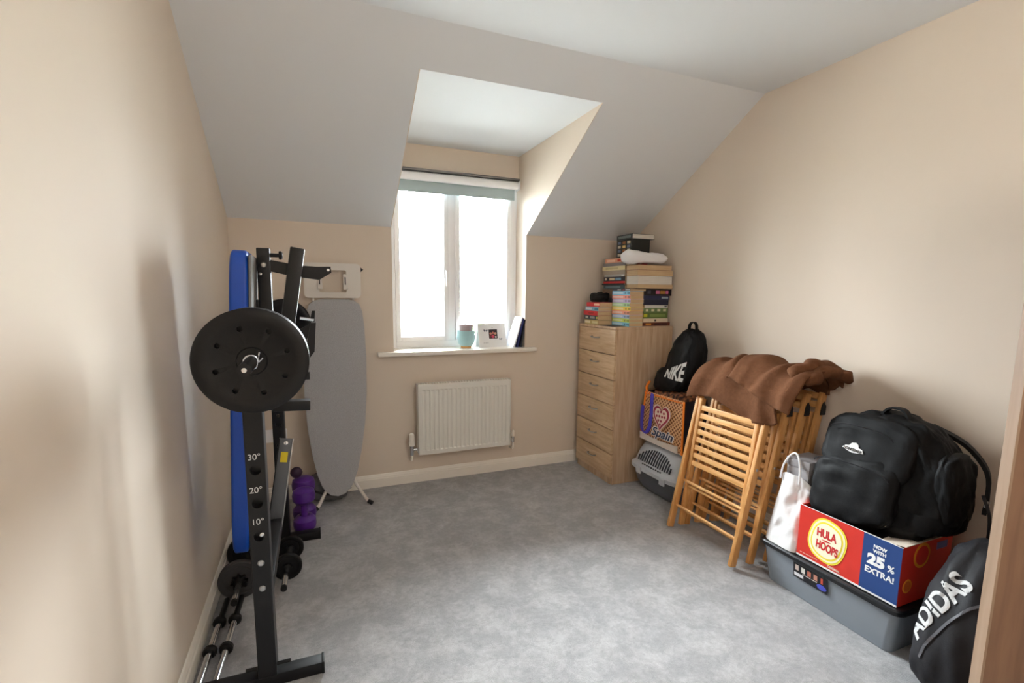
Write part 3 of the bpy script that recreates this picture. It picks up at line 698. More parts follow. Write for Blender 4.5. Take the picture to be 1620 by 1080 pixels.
# ================================================================== SMALL BLACK BACKPACK
def wrinkle(q, a, f=4.0):
    g = Vector((q.x*1.0, q.y*1.6, q.z*.9))*f*1.9; d = noise.noise(g+Vector((3,3,3)))
    return Vector((noise.noise(q*f), noise.noise(q*f+Vector((7,1,2))), noise.noise(q*f+Vector((1,8,3)))))*a+q.normalized()*(-abs(d))*a*.9
t = thing('backpack', 'small black backpack with a white printed logo slumped on the straw print bag', 'backpack', (2.8,-.86,.77))
b = nb()
def nkf(q):
    z = q.z; hz = (z+1)/2
    wy = .135*(1-.28*max(0,z)**2); cy = -.875-.045*hz; cx = 2.80+.05*hz
    x = cx+q.x*(.105-.045*hz); y = cy+q.y*wy; zz = .965+z*.215
    # slumped toe toward the chest / room
    if z < -.1:
        k = (-.1-z)/.9; y += k*k*.10*(1 if q.y > -.2 else .1); x -= k*k*.03
    return Vector((x, y, zz))+wrinkle(q, .012)
blob(b, None, .62, 16, nkf); nkb = part(t, 'body', b, BAGB, True, ang=80)
b = nb()
def pkf(q):
    return Vector((2.735+q.x*.03+.02*q.z, -.83+q.y*.125, .83+q.z*.085+.02*q.y*-1))+wrinkle(q, .008)
blob(b, None, .55, 10, pkf); nkp = part(t, 'front_pocket', b, BAGB, True, ang=80)
b = nb(); ribbon(b, soft([(2.835,-.895,1.155), (2.835,-.898,1.20), (2.835,-.915,1.222), (2.835,-.945,1.225), (2.835,-.962,1.205), (2.835,-.965,1.16)]), (.022,0,0), .007); part(t, 'grab_loop', b, BAGB, True)
def sqz(co): # fold of the fabric squashes the start of the word
    u = max(0, (co.x+.095)/.19)
    return (co.x*.92, co.y*(.35+.75*u)-.012*(1-u), co.z)
wrap([nkb, nkp], (2.70,-.895,.885), (.02,-1,.10), (-1,-.1,.15), .115, 'NIKE', pm((214,216,214)), t, 'logo_lettering', wid=.19, bold=.005, shear=.3, squeeze=sqz)

# ================================================================== FOLDING CHAIRS
t = thing('folding_chair', 'front folded wooden slatted chair of the stack leaning on the right wall', 'chair', (2.432, -1.507, 0), group='folded wooden chairs stacked against the wall')
HY = .236
for s in (1, -1):
    b = nb(); bar(b, (.0,s*HY,.012), (.20,s*HY,.905), .022, .040, .004, Vector((0,1,0)).cross(Vector((0,0,1)))); o = part(t, 'leg', b, CHAIRW)
    b = nb(); bar(b, (.055,s*(HY-.034),.030), (.165,s*(HY-.034),.80), .022, .036, .004, Vector((1,0,0))); part(t, 'post', b, CHAIRW)
    b = nb(); lathe(b, [(0,.004), (.006,.003), (.008,0)], (.115,s*(HY+.012),.52), (0,s,0), 12); part(o, 'bolt', b, STEEL)
    b = nb(); yy = s*(HY+.0125); prism(b, [(.168,yy,.79), (.203,yy,.79), (.205,yy,.835), (.190,yy,.86), (.176,yy,.84)], (0,s*.006,0)); part(o, 'plastic_pad', b, BLKP, smooth=False)
for i in range(8):
    z = .415+i*.0475; x = .055+(z-.03)/.77*.11-.006
    b = nb(); box(b, (x,0,z), (.014,2*(HY-.034)-.02,.030), Matrix.Rotation(.142,3,'Y'), .004); part(t, 'seat_slat', b, SLATW)
for (x, z, h) in ((.010+.2*.13/.9,.145,HY), (.2*.30/.9+.01,.30,HY), (.068,.12,HY-.034), (.09,.27,HY-.034)):
    b = nb(); tube(b, [(x,-h,z), (x,h,z)], .0085, 10); part(t, 'rung', b, SLATW)
for z in (.84, .885):
    b = nb(); box(b, (.2*z/.905+.0,0,z-.002), (.014,2*HY-.02,.034), Matrix.Rotation(.22,3,'Y'), .004); part(t, 'back_slat', b, SLATW)
for k, (dx, dy, lab) in enumerate(((.112,-.012,'second folded wooden chair of the stack, right behind the front one'), (.215,-.03,'third folded wooden chair of the stack counted from the room'), (.315,-.045,'folded wooden chair nearest the wall in the stack under the brown blanket'))):
    dup(t, (2.432+dx, -1.507+dy, 0), None, lab)

# brown blanket draped over the chair tops
b = nb()
base = [(2.600,.770), (2.598,.80), (2.600,.84), (2.612,.90), (2.640,.945), (2.69,.972), (2.74,.978), (2.80,.980), (2.86,.975), (2.92,.955), (2.955,.91), (2.960,.87)]
NU, NV = 44, 60
def prof(u):
    if u < 0: return Vector(base[0])+Vector((.0, .45*u))
    f = u*(len(base)-1); i = min(int(f), len(base)-2); f -= i
    p0 = Vector(base[max(i-1,0)]); p1 = Vector(base[i]); p2 = Vector(base[i+1]); p3 = Vector(base[min(i+2,len(base)-1)])
    return .5*((2*p1)+(-p0+p2)*f+(2*p0-5*p1+4*p2-p3)*f*f+(-p0+3*p1-3*p2+p3)*f**3)
def cloth(y0, y1, lift, uu0, uu1, seedv, amp=1.0, hem=None):
    g = nb(); vs = []
    for i in range(NU):
        row = []
        for j in range(NV):
            v = j/(NV-1); u = uu0+(uu1-uu0)*i/(NU-1)
            hh = hem(v) if hem else 0
            uu = u+hh*max(0, .35-u)/.35
            p = prof(min(1, uu)); y = y0+(y1-y0)*v
            nx, nz = (-.8, .35) if u < .3 else (-.1, 1)
            fold = (.5+.5*math.sin(v*17+seedv+3.0*noise.noise(Vector((v*3,u*2.2,seedv)))))**1.5*.030+.014*noise.noise(Vector((v*7,u*5,seedv)))+.012
            fold *= amp; fold += lift+.045*math.exp(-((v-.30)/.20)**2)*math.exp(-((u-.55)/.3)**2)
            yy = y+.016*math.sin(u*6+v*4+seedv)-.05*(1-u)*0
            row.append(g.verts.new((p.x+nx*fold*.8, yy, p.y+nz*fold)))
        vs.append(row)
    for i in range(NU-1):
        for j in range(NV-1): g.faces.new((vs[i][j], vs[i+1][j], vs[i+1][j+1], vs[i][j+1]))
    bmesh.ops.recalc_face_normals(g, faces=g.faces[:])
    return g
t = thing('brown_blanket', 'chocolate brown fleece blanket draped over the folded chairs', 'blanket', (2.78,-1.6,.93))
part(t, 'draped_layer', cloth(-1.215, -1.80, .006, 0, 1, 1.3, hem=lambda v: .10*math.sin(v*6)+.02), TOWEL, True, ang=80).modifiers.new('thickness', 'SOLIDIFY').thickness = .010
part(t, 'folded_layer', cloth(-1.46, -1.90, .042, .14, 1, 4.1, .9, hem=lambda v: .35*(1-v)), TOWEL, True, ang=80).modifiers.new('thickness', 'SOLIDIFY').thickness = .010
b = nb()
pts = [(2.66+.30*i/14, -1.895-.015*math.sin(i), .985+.055*math.sin(PI*i/14)**.6+.004*math.sin(i*2.1)) for i in range(15)]
tube(b, pts, [.012]+[.030+.005*math.sin(i*1.7) for i in range(13)]+[.016], 18); 
pts2 = [(2.64+.30*i/14, -1.845+.012*math.sin(i*1.3), 1.01+.05*math.sin(PI*i/14)**.6) for i in range(15)]
tube(b, pts2, [.012]+[.036+.006*math.sin(i*1.3+1) for i in range(13)]+[.016], 18)
part(t, 'rolled_edge', b, TOWEL, True, ang=80)

# ================================================================== STORAGE TUB
TX0, TX1, TY0, TY1, TZ = 2.505, 2.93, -2.47, -1.825, .205
t = thing('storage_tub', 'translucent plastic storage tub with a black lid under the carton', 'storage box', ((TX0+TX1)/2, (TY0+TY1)/2, 0))
def rr(x0, x1, y0, y1, r, z, n=5):
    o = []
    for (cx, cy, a0) in ((x1-r,y1-r,0), (x0+r,y1-r,PI/2), (x0+r,y0+r,PI), (x1-r,y0+r,1.5*PI)):
        for k in range(n+1):
            a = a0+PI/2*k/n; o.append((cx+r*math.cos(a), cy+r*math.sin(a), z))
    return o
b = nb()
o1 = [rr(TX0+.035-.02*u, TX1-.035+.02*u, TY0+.04-.025*u, TY1-.04+.025*u, .03, .002+.178*u) for u in (0,.03,.5,1)]
i1 = [rr(TX0+.038-.02*u, TX1-.038+.02*u, TY0+.043-.025*u, TY1-.043+.025*u, .027, .005+.175*u) for u in (1,.5,.03,0)]
loft(b, o1+i1); part(t, 'tub', b, TOTEM, True)
b = nb(); loft(b, [rr(TX0+.008,TX1-.008,TY0+.008,TY1-.008,.035,.180), rr(TX0,TX1,TY0,TY1,.04,.184), rr(TX0,TX1,TY0,TY1,.04,.200), rr(TX0+.006,TX1-.006,TY0+.006,TY1-.006,.036,.206), rr(TX0+.018,TX1-.018,TY0+.018,TY1-.018,.03,.206), rr(TX0+.026,TX1-.026,TY0+.026,TY1-.026,.03,.196)]); part(t, 'lid', b, mat('black_lid_plastic', (18,20,24), .3), True)
lx = TX0+.0155
def tubf(y, z, off=0): return basis((lx-off, y, z), (0,-1,0), (-.11,0,1))
b = nb(); box(b, (0,0,0), (.165,.072,.001)); b.transform(tubf(-2.10,.137,.001)); lb = part(t, 'printed_label', b, pm((22,22,28),.35), True, smooth=False)
for i in range(5):
    b = nb(); box(b, (-.064+i*.03,.016,.001), (.017 if i < 4 else .010,.026,.0008)); b.transform(tubf(-2.10,.137,.001)); part(lb, 'pictogram', b, pm([(210,190,180),(226,222,216),(190,110,90),(200,140,120),(196,80,60)][i]), True, smooth=False)
b = nb(); box(b, (-.055,-.018,.001), (.045,.016,.0008)); b.transform(tubf(-2.10,.137,.001)); part(lb, 'barcode_panel', b, pm((226,226,230)), True, smooth=False)
b = nb(); lathe(b, [(0,.0016), (.016,.0016), (.016,.0004)], (0,0,0), n=20); bmesh.ops.scale(b, vec=(1.4,.8,1), verts=b.verts); b.transform(tubf(-2.10,.137,.001) @ Matrix.Translation((.055,-.016,0))); part(lb, 'oval_logo', b, pm((70,80,190)), True, smooth=False)
print_line(lb, .075, .0035, tubf(-2.10,.137,.0015) @ Matrix.Translation((0,-.004,0)), pm((226,220,214)), 5)
# dark contents showing through
b = nb(); loft(b, [rr(TX0+.06,TX1-.06,TY0+.07,TY1-.07,.02,.008), rr(TX0+.05,TX1-.05,TY0+.06,TY1-.06,.02,.12)]); single('folded_clothes', b, pm((150,152,160)), 'blurred grey contents inside the translucent tub', 'clothes')

# ================================================================== CRISP CARTON
KX0, KX1, KY0, KY1, KZ0, KZ1 = 2.533, 2.86, -2.44, -2.015, .208, .452
t = thing('snack_carton', 'red and blue printed cardboard snack carton on the black lid', 'box', ((KX0+KX1)/2, (KY0+KY1)/2, KZ0))
b = nb(); bb(b, KX0, KX0+.004, KY0, KY1, KZ0, KZ1); fp = part(t, 'front_panel', b, RED, True, smooth=False)
b = nb(); bb(b, KX1-.004, KX1, KY0, KY1, KZ0, KZ1); part(t, 'back_panel', b, RED, True, smooth=False)
b = nb(); bb(b, KX0+.004, KX1-.004, KY0, KY0+.004, KZ0, KZ1); ep = part(t, 'end_panel', b, RED, True, smooth=False)
b = nb(); bb(b, KX0+.004, KX1-.004, KY1-.004, KY1, KZ0, KZ1); part(t, 'end_panel', b, RED, True, smooth=False)
b = nb(); bb(b, KX0+.004, KX1-.004, KY0+.004, KY1-.004, KZ0, KZ0+.004); part(t, 'base_panel', b, CARD, True, smooth=False)
b = nb(); prism(b, [(KX0+.02,KY0,KZ1), (KX1-.01,KY0,KZ1), (KX1-.02,KY0+.09,KZ1+.004), (KX0+.05,KY0+.11,KZ1-.03)], (0,0,.003)); part(t, 'flap', b, pm((214,200,184)), True, smooth=False)
def ff(y, z, off=.0): return basis((KX0-off, y, z), (0,-1,0), (0,0,1))
b = nb(); bb(b, KX0-.0008, KX0, KY0, -2.297, KZ0+.008, KZ1); part(fp, 'blue_panel', b, BLUEC, True, smooth=False)
b = nb(); bb(b, KX0-.001, KX0, KY0, KY1, KZ0, KZ0+.008); part(fp, 'white_edge', b, WHITEP, True, smooth=False)
b = nb(); bb(b, KX0-.001, KX0+.004, KY0, KY1, KZ1, KZ1+.001); part(fp, 'white_edge', b, WHITEP, True, smooth=False)
def oval(cy, cz, ry, rz, c, off, name, p=fp, n=40, rad=1.0, e=.8):
    b = nb(); P = []
    for i in range(n):
        a = 2*PI*i/n; ca, sa = math.cos(a), math.sin(a); wob = 1
        P.append((ry*abs(ca)**e*(1 if ca >= 0 else -1)*wob, rz*abs(sa)**e*(1 if sa >= 0 else -1)*wob, 0))
    prism(b, P, (0,0,.0008)); b.transform(ff(cy, cz, off) @ Matrix.Rotation(-.25,4,'Z')); return part(p, name, b, pm(c), True, smooth=False)
oy, oz = -2.150, .335
oval(oy, oz, .083, .100, (240,222,60), .0008, 'yellow_oval'); oval(oy, oz, .076, .092, (246,240,210), .0016, 'cream_ring'); oval(oy, oz, .068, .084, (240,222,60), .0022, 'yellow_ring'); oval(oy, oz, .062, .076, (248,242,214), .003, 'cream_oval')
text(fp, 'HULA', .036, ff(oy+.002, oz+.028, .004), pm((196,36,40)), 'lettering', bold=.002, wid=.088)
text(fp, 'HOOPS', .036, ff(oy-.004, oz-.030, .004) @ Matrix.Rotation(-.06,4,'Z'), pm((196,36,40)), 'lettering', bold=.002, wid=.098)
b = nb(); prism(b, [(-.022,0,0), (0,-.0045,0), (.022,.001,0), (0,.0045,0)], (0,0,.001)); b.transform(ff(oy, oz, .004)); part(fp, 'red_dash', b, pm((196,36,40)), True, smooth=False)
text(fp, 'ORIGINAL', .010, ff(oy-.04, oz-.108, .001), pm((250,240,220)), 'lettering', wid=.055)
print_line(fp, .085, .0025, ff(KY1-.06, KZ0+.022, .001), pm((240,220,200)), 6)
text(fp, 'NOW', .013, ff(-2.362, .412, .001), pm((240,240,240)), 'lettering', bold=.0008)
text(fp, 'WITH', .013, ff(-2.362, .392, .001), pm((240,240,240)), 'lettering', bold=.0008)
text(fp, '25', .040, ff(-2.352, .352, .001), pm((244,244,244)), 'lettering', bold=.0035, wid=.066)
text(fp, '%', .026, ff(-2.407, .346, .001), pm((244,244,244)), 'lettering', bold=.001)
text(fp, 'EXTRA!', .024, ff(-2.368, .305, .001), pm((244,244,244)), 'lettering', bold=.001, wid=.108)
def ef(x, z, off=0): return basis((x, KY0-off, z), (1,0,0), (0,0,1))
for (x, z, r, c, of) in ((2.66,.40,.052,(226,150,40),.0), (2.66,.40,.040,(206,48,36),.001), (2.585,.285,.028,(226,150,40),0), (2.585,.285,.022,(206,100,36),.001)):
    b = nb(); lathe(b, [(0,.0008), (r,.0008), (r,0)], n=28); b.transform(ef(x, z, of)); part(ep, 'gold_disc', b, pm(c), True, smooth=False)
b = nb(); box(b, (0,0,0), (.07,.03,.001)); b.transform(ef(2.79,.42,.0005)); part(ep, 'printed_badge', b, pm((110,110,170)), True, smooth=False)

# ================================================================== LARGE BLACK BACKPACK
t = thing('backpack', 'large black backpack with a small white crest standing in the snack carton', 'backpack', (2.75,-2.24,.22))
b = nb()
def bgf(q):
    hz = (q.z+1)/2
    hy = .255-.05*max(0,q.z)**2-.055*max(0,-q.z); cy = -2.258+.035*hz*0
    if q.y < 0 and q.z > -.2: hy += .01
    x = 2.715+.05*hz+q.x*(.135-.03*hz+(-.02 if q.z < -.3 else 0)); y = cy+q.y*hy; z = .575+q.z*.345-(.035*max(0,-q.y) if q.z > 0 else 0)
    if q.z < -.25:
        k = min(1, (-.25-q.z)/.3); y = cy+(y-cy)*(1-.19*k); x = 2.695+(x-2.695)*(1-.1*k); y = max(-2.428, min(-2.03, y)); x = max(2.545, min(2.85, x))
    v = Vector((x,y,z))+wrinkle(q, .014, 3.2)*(1 if q.z > -.2 else .3)
    v.z = max(.2135, v.z)
    return v
blob(b, None, .55, 30, bgf); part(t, 'body', b, BAGB, True, ang=80)
b = nb()
def bpk(q): return Vector((2.622+q.x*.05+.02*(q.z), -2.185+q.y*.175, .575+q.z*.145-.02*q.y))+wrinkle(q, .010, 3)
blob(b, None, .5, 12, bpk); part(t, 'front_pocket', b, BAGB, True, ang=80)
b = nb()
def bpk2(q): return Vector((2.662+q.x*.035+.04*(q.z), -2.20+q.y*.185, .765+q.z*.135))+wrinkle(q, .008, 3)
blob(b, None, .6, 10, bpk2); part(t, 'top_pocket', b, BAGB, True, ang=80)
b = nb()
def bps(q): return Vector((2.735+q.x*.085, -2.478+q.y*.045, .66+q.z*.155))+wrinkle(q, .010, 3)
blob(b, None, .6, 10, bps); part(t, 'side_pocket', b, BAGB, True, ang=80)
b = nb(); ribbon(b, soft([(2.74,-2.20,.905), (2.745,-2.22,.935), (2.75,-2.25,.942), (2.75,-2.28,.935), (2.75,-2.30,.90)]), (.03,0,0), .008); part(t, 'grab_loop', b, BAGB, True)
b = nb(); ribbon(b, soft([(2.83,-2.34,.88), (2.86,-2.44,.83), (2.85,-2.52,.75), (2.82,-2.545,.66), (2.80,-2.55,.60)]), (.05,.02,0), .014); part(t, 'shoulder_strap', b, BAGB, True)
b = nb(); ribbon(b, soft([(2.79,-2.545,.665), (2.785,-2.572,.60), (2.785,-2.578,.50), (2.79,-2.560,.455)]), (.03,.015,0), .010); part(t, 'strap_tail', b, BAGD, True)
b = nb(); box(b, (2.79,-2.558,.64), (.03,.008,.022), None, .002); part(t, 'buckle', b, STEEL, True)
for z, rr_ in ((.715,.155), (.87,.13)):
    b = nb(); pts = []
    for i in range(17):
        a = -PI/2+PI*i/16; y = -2.18-math.sin(a)*rr_; pts.append((2.562+.02*abs(math.sin(a))+(z-.715)*.32, y, z-.05+math.cos(a)*.04))
    tube(b, pts, .0025, 6); part(t, 'zip', b, BAGD, True)
# crest
bt = [c for c in t.children if c.name.startswith(('body','top_pocket','front_pocket'))]
def crest(b): prism(b, [(-.045,-.012,0), (-.034,.0,0), (-.02,.004,0), (-.012,.018,0), (.004,.022,0), (.016,.014,0), (.02,.004,0), (.038,.0,0), (.046,-.014,0), (.02,-.02,0), (0,-.024,0), (-.02,-.02,0)], (0,0,.003))
cr = wrap(bt, (2.60,-2.165,.765), (.0,-1,-.06), (-1,0,.25), 0, None, pm((222,222,222)), t, 'crest', fn=crest, lift=.001)
wrap(bt, Vector((2.60,-2.165,.765))-Vector((0,0,.011)), (.0,-1,-.06), (-1,0,.25), .012, 'LONSDALE', pm((40,40,44)), cr, wid=.076, lift=.0055)

# ================================================================== WHITE CARRIER BAG with shoe box
t = thing('carrier_bag', 'crumpled white plastic carrier bag standing on the left end of the tub', 'bag', (2.64,-1.92,.207))
b = nb(); NR, NC = 26, 72; rings = []
for k in range(NR):
    u = k/(NR-1); z = .2075+.315*u; hx = .118-.025*u; hy = .094-.018*u; cx, cy = 2.635+.045*u, -1.925+.0*u
    r = []
    for j in range(NC):
        a = 2*PI*j/NC; c, s = math.cos(a), math.sin(a); e = .5
        x = cx+hx*abs(c)**e*(1 if c >= 0 else -1); y = cy+hy*abs(s)**e*(1 if s >= 0 else -1)
        d = (noise.noise(Vector((x*14,y*14,z*7)))*.022+noise.noise(Vector((x*40,y*40,z*22)))*.009)*min(1,.3+u*4); zz = z+(0.022*math.cos(2*a)+.01 if k == NR-1 else 0)
        y2 = max(y+d, -2.008); x2 = max(x+d, 2.512)
        r.append((x2, y2, zz))
    rings.append(r)
loft(b, rings, False); b.faces.new([v for v in b.verts[:NC]]) if False else None
bmesh.ops.holes_fill(b, edges=[e for e in b.edges if e.is_boundary and e.verts[0].co.z < .212 and e.verts[1].co.z < .212])
bmesh.ops.solidify(b, geom=b.faces[:], thickness=.0012)
part(t, 'bag_body', b, WHITEPL, True, ang=80)
for y0_, x0_ in ((-1.905,2.585), (-1.945,2.785)):
    b = nb(); base_z = .545
    tube(b, soft([(x0_,y0_+.045,base_z-.03), (x0_+.01,y0_+.04,base_z+.04), (x0_+.02,y0_+.01,base_z+.10), (x0_+.02,y0_-.02,base_z+.105), (x0_+.01,y0_-.045,base_z+.05), (x0_,y0_-.055,base_z-.03)]), .0045, 8); part(t, 'handle', b, WHITEPL, True)
t = thing('shoe_box', 'grey shoe box poking out of the white carrier bag', 'box', (2.68,-1.925,.215))
b = nb(); bb(b, 2.61,2.76,-1.985,-1.872,.215,.590); part(t, 'carton', b, GREYBOX, True, smooth=False)
b = nb(); bb(b, 2.606,2.764,-1.989,-1.868,.590,.628,.001); part(t, 'lid', b, mat('grey_lid_card', (138,134,136), .6), True)

# ================================================================== SPORTS BACKPACK on the floor
t = thing('backpack', 'charcoal sports backpack with large white lettering on the floor by the door', 'backpack', (2.63,-2.66,0))
b = nb()
def adf(q):
    # leaning rounded pack, long axis rises toward the wall
    v = Vector((q.x*.235, q.y*.125, q.z*.30))
    if q.z > 0: v.x *= 1-.18*q.z*q.z
    v = Matrix.Rotation(math.radians(24),3,'Y') @ v
    v += Vector((2.635,-2.662,.255))+wrinkle(q, .012, 3)
    v.z = max(.002, v.z); v.x = min(v.x, 2.975); return v
blob(b, None, .62, 18, adf); adb = part(t, 'body', b, BAGD, True, ang=80)
b = nb()
def adp(q):
    v = Vector((q.x*.17, q.y*.05, q.z*.19)); v = Matrix.Rotation(math.radians(24),3,'Y') @ v
    v += Vector((2.60,-2.745,.19))+wrinkle(q, .008, 3); v.z = max(.003, v.z); return v
blob(b, None, .6, 12, adp); adp_ = part(t, 'front_pocket', b, BAGD, True, ang=80)
def piping(b):
    P = [(-.17+.36*i/16, -.060-1.1*(max(0,(-.17+.36*i/16)+.02))**2*(1)-.9*(min(0,(-.17+.36*i/16)+.05))**2) for i in range(17)]
    for p, q in zip(P, P[1:]): prism(b, [(p[0],p[1]-.004,0), (q[0],q[1]-.004,0), (q[0],q[1]+.004,0), (p[0],p[1]+.004,0)], (0,0,.003))
wrap([adb, adp_], (2.425,-2.605,.355), (.44,-.39,.81), (-.87,.1,.46), 0, None, pm((92,92,98)), t, 'piping', fn=piping, lift=.001)
wrap([adb, adp_], (2.425,-2.605,.355), (.44,-.39,.81), (-.87,.1,.46), .070, 'ADIDAS', pm((196,196,196)), t, wid=.27, bold=.003, lift=.0012)
b = nb(); ribbon(b, soft([(2.72,-2.66,.50), (2.74,-2.66,.56), (2.78,-2.66,.57), (2.81,-2.66,.52)]), (0,.025,0), .008); part(t, 'grab_loop', b, BAGD, True)

# ================================================================== IRONING BOARD
t = thing('ironing_board', 'folded ironing board with grey cover standing nose down against the wall', 'ironing board', (.58,-.15,0))
def bw(v):  # half width along length v 0 (nose) ..1
    pr = [(0,.0),(.01,.045),(.03,.075),(.06,.098),(.12,.125),(.22,.152),(.36,.178),(.52,.193),(.70,.194),(.86,.184),(.94,.172),(.975,.155),(.992,.125),(1,.09)]
    for (a, x), (c, y) in zip(pr, pr[1:]):
        if v <= c: return x+(y-x)*(v-a)/(c-a)
    return .09
b = nb(); L = 1.30; vs = [0,.004,.01,.02,.03,.045,.06,.09,.12,.17,.22,.29,.36,.44,.52,.61,.70,.78,.86,.90,.94,.96,.975,.985,.992,1]
pt_ = Vector((.60,-.095,1.353)); pb_ = Vector((.575,-.235,.065)); dv = (pt_-pb_)
poly = [pb_+dv*v+Vector((bw(v),0,0)) for v in vs]+[pb_+dv*v-Vector((bw(v),0,0)) for v in reversed(vs[1:])]
prism(b, poly, (0,.022,.002)); bmesh.ops.bevel(b, geom=[e for e in b.edges if len(e.link_faces) == 2 and e.calc_face_angle(0) > 1.2], offset=.006, segments=2, affect='EDGES')
part(t, 'covered_board', b, IRONC, True)
for s, xe in ((-1,.434), (1,.772)):
    b = nb(); xt_ = .575+s*-.06
    tube(b, [(xt_,-.13,.60), (xe-s*.03+s*-.05,-.20,.12), (xe-s*.02,-.265,.03), (xe,-.292,.014)], .0105, 12); g_ = part(t, 'leg', b, CREAMM, True)
    b = nb(); tube(b, [(xe-s*.012,-.283,.019), (xe+s*.012,-.302,.010)], .0135, 12); mn = min(v.co.z for v in b.verts)
    for v in b.verts: v.co.z -= mn-.0005
    part(g_, 'foot', b, BLKP, True)
# iron rest : rounded frame with a window
b = nb(); x0, x1, z0, z1 = .418, .772, 1.362, 1.590; y0 = -.055
o_ = rr(x0,x1,z0,z1,.03,0,6); i_ = rr(.51,.68,1.40,1.545,.012,0,6)
A = [b.verts.new((x,y0,z)) for x,z,_ in o_]; B = [b.verts.new((x,y0,z)) for x,z,_ in i_]; A2 = [b.verts.new((x,y0+.012,z)) for x,z,_ in o_]; B2 = [b.verts.new((x,y0+.012,z)) for x,z,_ in i_]
n = len(A)
for k in range(n):
    q = (k+1) % n; b.faces.new((A[k],A[q],B[q],B[k])); b.faces.new((A2[k],B2[k],B2[q],A2[q])); b.faces.new((A[k],A2[k],A2[q],A[q])); b.faces.new((B[k],B[q],B2[q],B2[k]))
part(t, 'iron_rest', b, CREAMM, True)
for x in (.503, .662):
    b = nb(); box(b, (x+.012,y0-.006,1.47), (.03,.012,.10), None, .004); rp_ = part(t, 'rest_pad', b, CREAMM, True)
    b = nb(); box(b, (x+.010,y0-.0125,1.475), (.006,.002,.05)); part(rp_, 'slot', b, BLKP, True, smooth=False)
b = nb(); prism(b, [(.772,-.055,1.535), (.772,-.055,1.567), (.79,-.055,1.553)], (0,.014,0)); part(t, 'corner_stop', b, BLKP, True, smooth=False)
for x in (.47, .72):
    b = nb(); tube(b, [(x,-.045,1.37), (x,-.07,1.20)], .007, 8); part(t, 'support_rod', b, CREAMM, True)

# ================================================================== WEIGHT BENCH (folded) and rack
t = thing('weight_bench', 'folded black weight bench and barbell stand with a blue pad by the left wall', 'weight bench', (.27,-1.2,0))
PX = .272
for y, nm in ((-1.69,'near'), (-.63,'far')):
    b = nb(); bb(b, PX-.030, PX+.030, y-.036, y+.036, .045, 1.245 if nm == 'near' else 1.22, .005); p = part(t, 'upright_post', b, BLACKM, True)
    c = nb()
    for z in (.812, .695, .577):
        tube(c, [(PX+.0,y-.05,z), (PX+.0,y-.010,z)], .017, 20)
    if nm == 'far':
        tube(c, [(PX,y-.05,.74), (PX,y+.05,.74)], .010, 14)
    cut(p, c)
    for poly_ in p.data.polygons: poly_.use_smooth = False
    b = nb(); bb(b, .02, .458, y-.026, y+.026, .0, .045, .005); fb = part(t, 'foot_bar', b, BLACKM, True)
    for x in (.02, .452):
        b = nb(); bb(b, x-.002, x+.008, y-.028, y+.028, 0, .047, .003); part(fb, 'end_cap', b, BLKP, True)
    if nm == 'near':
        for z, s in ((.857,'30°'), (.742,'20°'), (.630,'10°')):
            text(p, s, .020, basis((PX-.002,y-.0365,z), (1,0,0), (0,0,1)), pm((214,214,214)), 'degree_marking')
        for z in (.480, .387):
            b = nb(); lathe(b, [(0,.006), (.008,.005), (.0115,0)], (PX,y-.0355,z), (0,-1,0), 16); part(p, 'bolt', b, STEEL, True)
        b = nb(); lathe(b, [(0,.006), (.009,.004), (.01,0)], (PX+.008,y-.018,.574), (0,-1,0), 12); part(p, 'locking_pin', b, CHROME, True)
        b = nb(); tube(b, [(PX-.07,y-.01,.075), (PX+.075,y-.01,.075)], .006, 8); part(p, 'cross_pin', b, BLACKM, True)
# bar cradles
for y in (-1.69, -.63):
    b = nb(); prism(b, [(PX+.02,y,1.13), (.44,y,1.16), (.47,y,1.20), (.478,y,1.30), (.462,y,1.30), (.445,y,1.225), (.36,y,1.178), (PX+.03,y,1.178), (PX+.03,y,1.25), (PX+.02,y,1.25)], (0,.045,0)); part(t, 'bar_cradle', b, BLACKM, True, smooth=False)
b = nb(); tube(b, [(.40,-.66,1.262), (.468,-.64,1.25)], .009, 10); part(t, 'cradle_pin', b, CHROME, True)
# low cross beam between the posts
b = nb(); bb(b, PX-.025, PX+.025, -1.654, -.666, .30, .35, .004); part(t, 'cross_beam', b, BLACKM, True)
# folded bench beam (vertical) with arm and angled bar
b = nb(); bb(b, .262, .312, -1.215, -1.165, 1.0, 1.582, .004); bm_ = part(t, 'bench_beam', b, BLACKM, True)
for (z, r) in ((1.512,.013), (1.475,.008)):
    b = nb(); lathe(b, [(0,.007), (r*.7,.006), (r,0)], (.287-(.013 if r < .01 else 0),-1.216,z), (0,-1,0), 16); part(bm_, 'bolt', b, STEEL, True)
b = nb(); prism(b, [(.312,-1.20,1.535), (.42,-1.20,1.515), (.49,-1.20,1.512), (.548,-1.20,1.514), (.550,-1.20,1.488), (.50,-1.20,1.456), (.40,-1.20,1.468), (.312,-1.20,1.487)], (0,.03,0)); ar = part(t, 'support_arm', b, BLACKM, True, smooth=False)
b = nb(); lathe(b, [(0,.003), (.006,.002), (.007,0)], (.537,-1.201,1.499), (0,-1,0), 12); part(ar, 'rivet', b, CHROME, True)
b = nb(); bar(b, (.420,-1.235,1.585), (.345,-1.235,1.12), .056, .040, .005, Vector((0,1,0))); part(t, 'angled_bar', b, BLACKM, True)
b = nb(); tube(b, [(.312,-1.19,1.555), (.348,-1.19,1.555)], .008, 10); lathe(b, [(0,0), (.017,0), (.018,.008), (.012,.014), (0,.014)], (.345,-1.19,1.555), (1,0,0), 16); part(t, 'adjusting_knob', b, BLACKM, True)
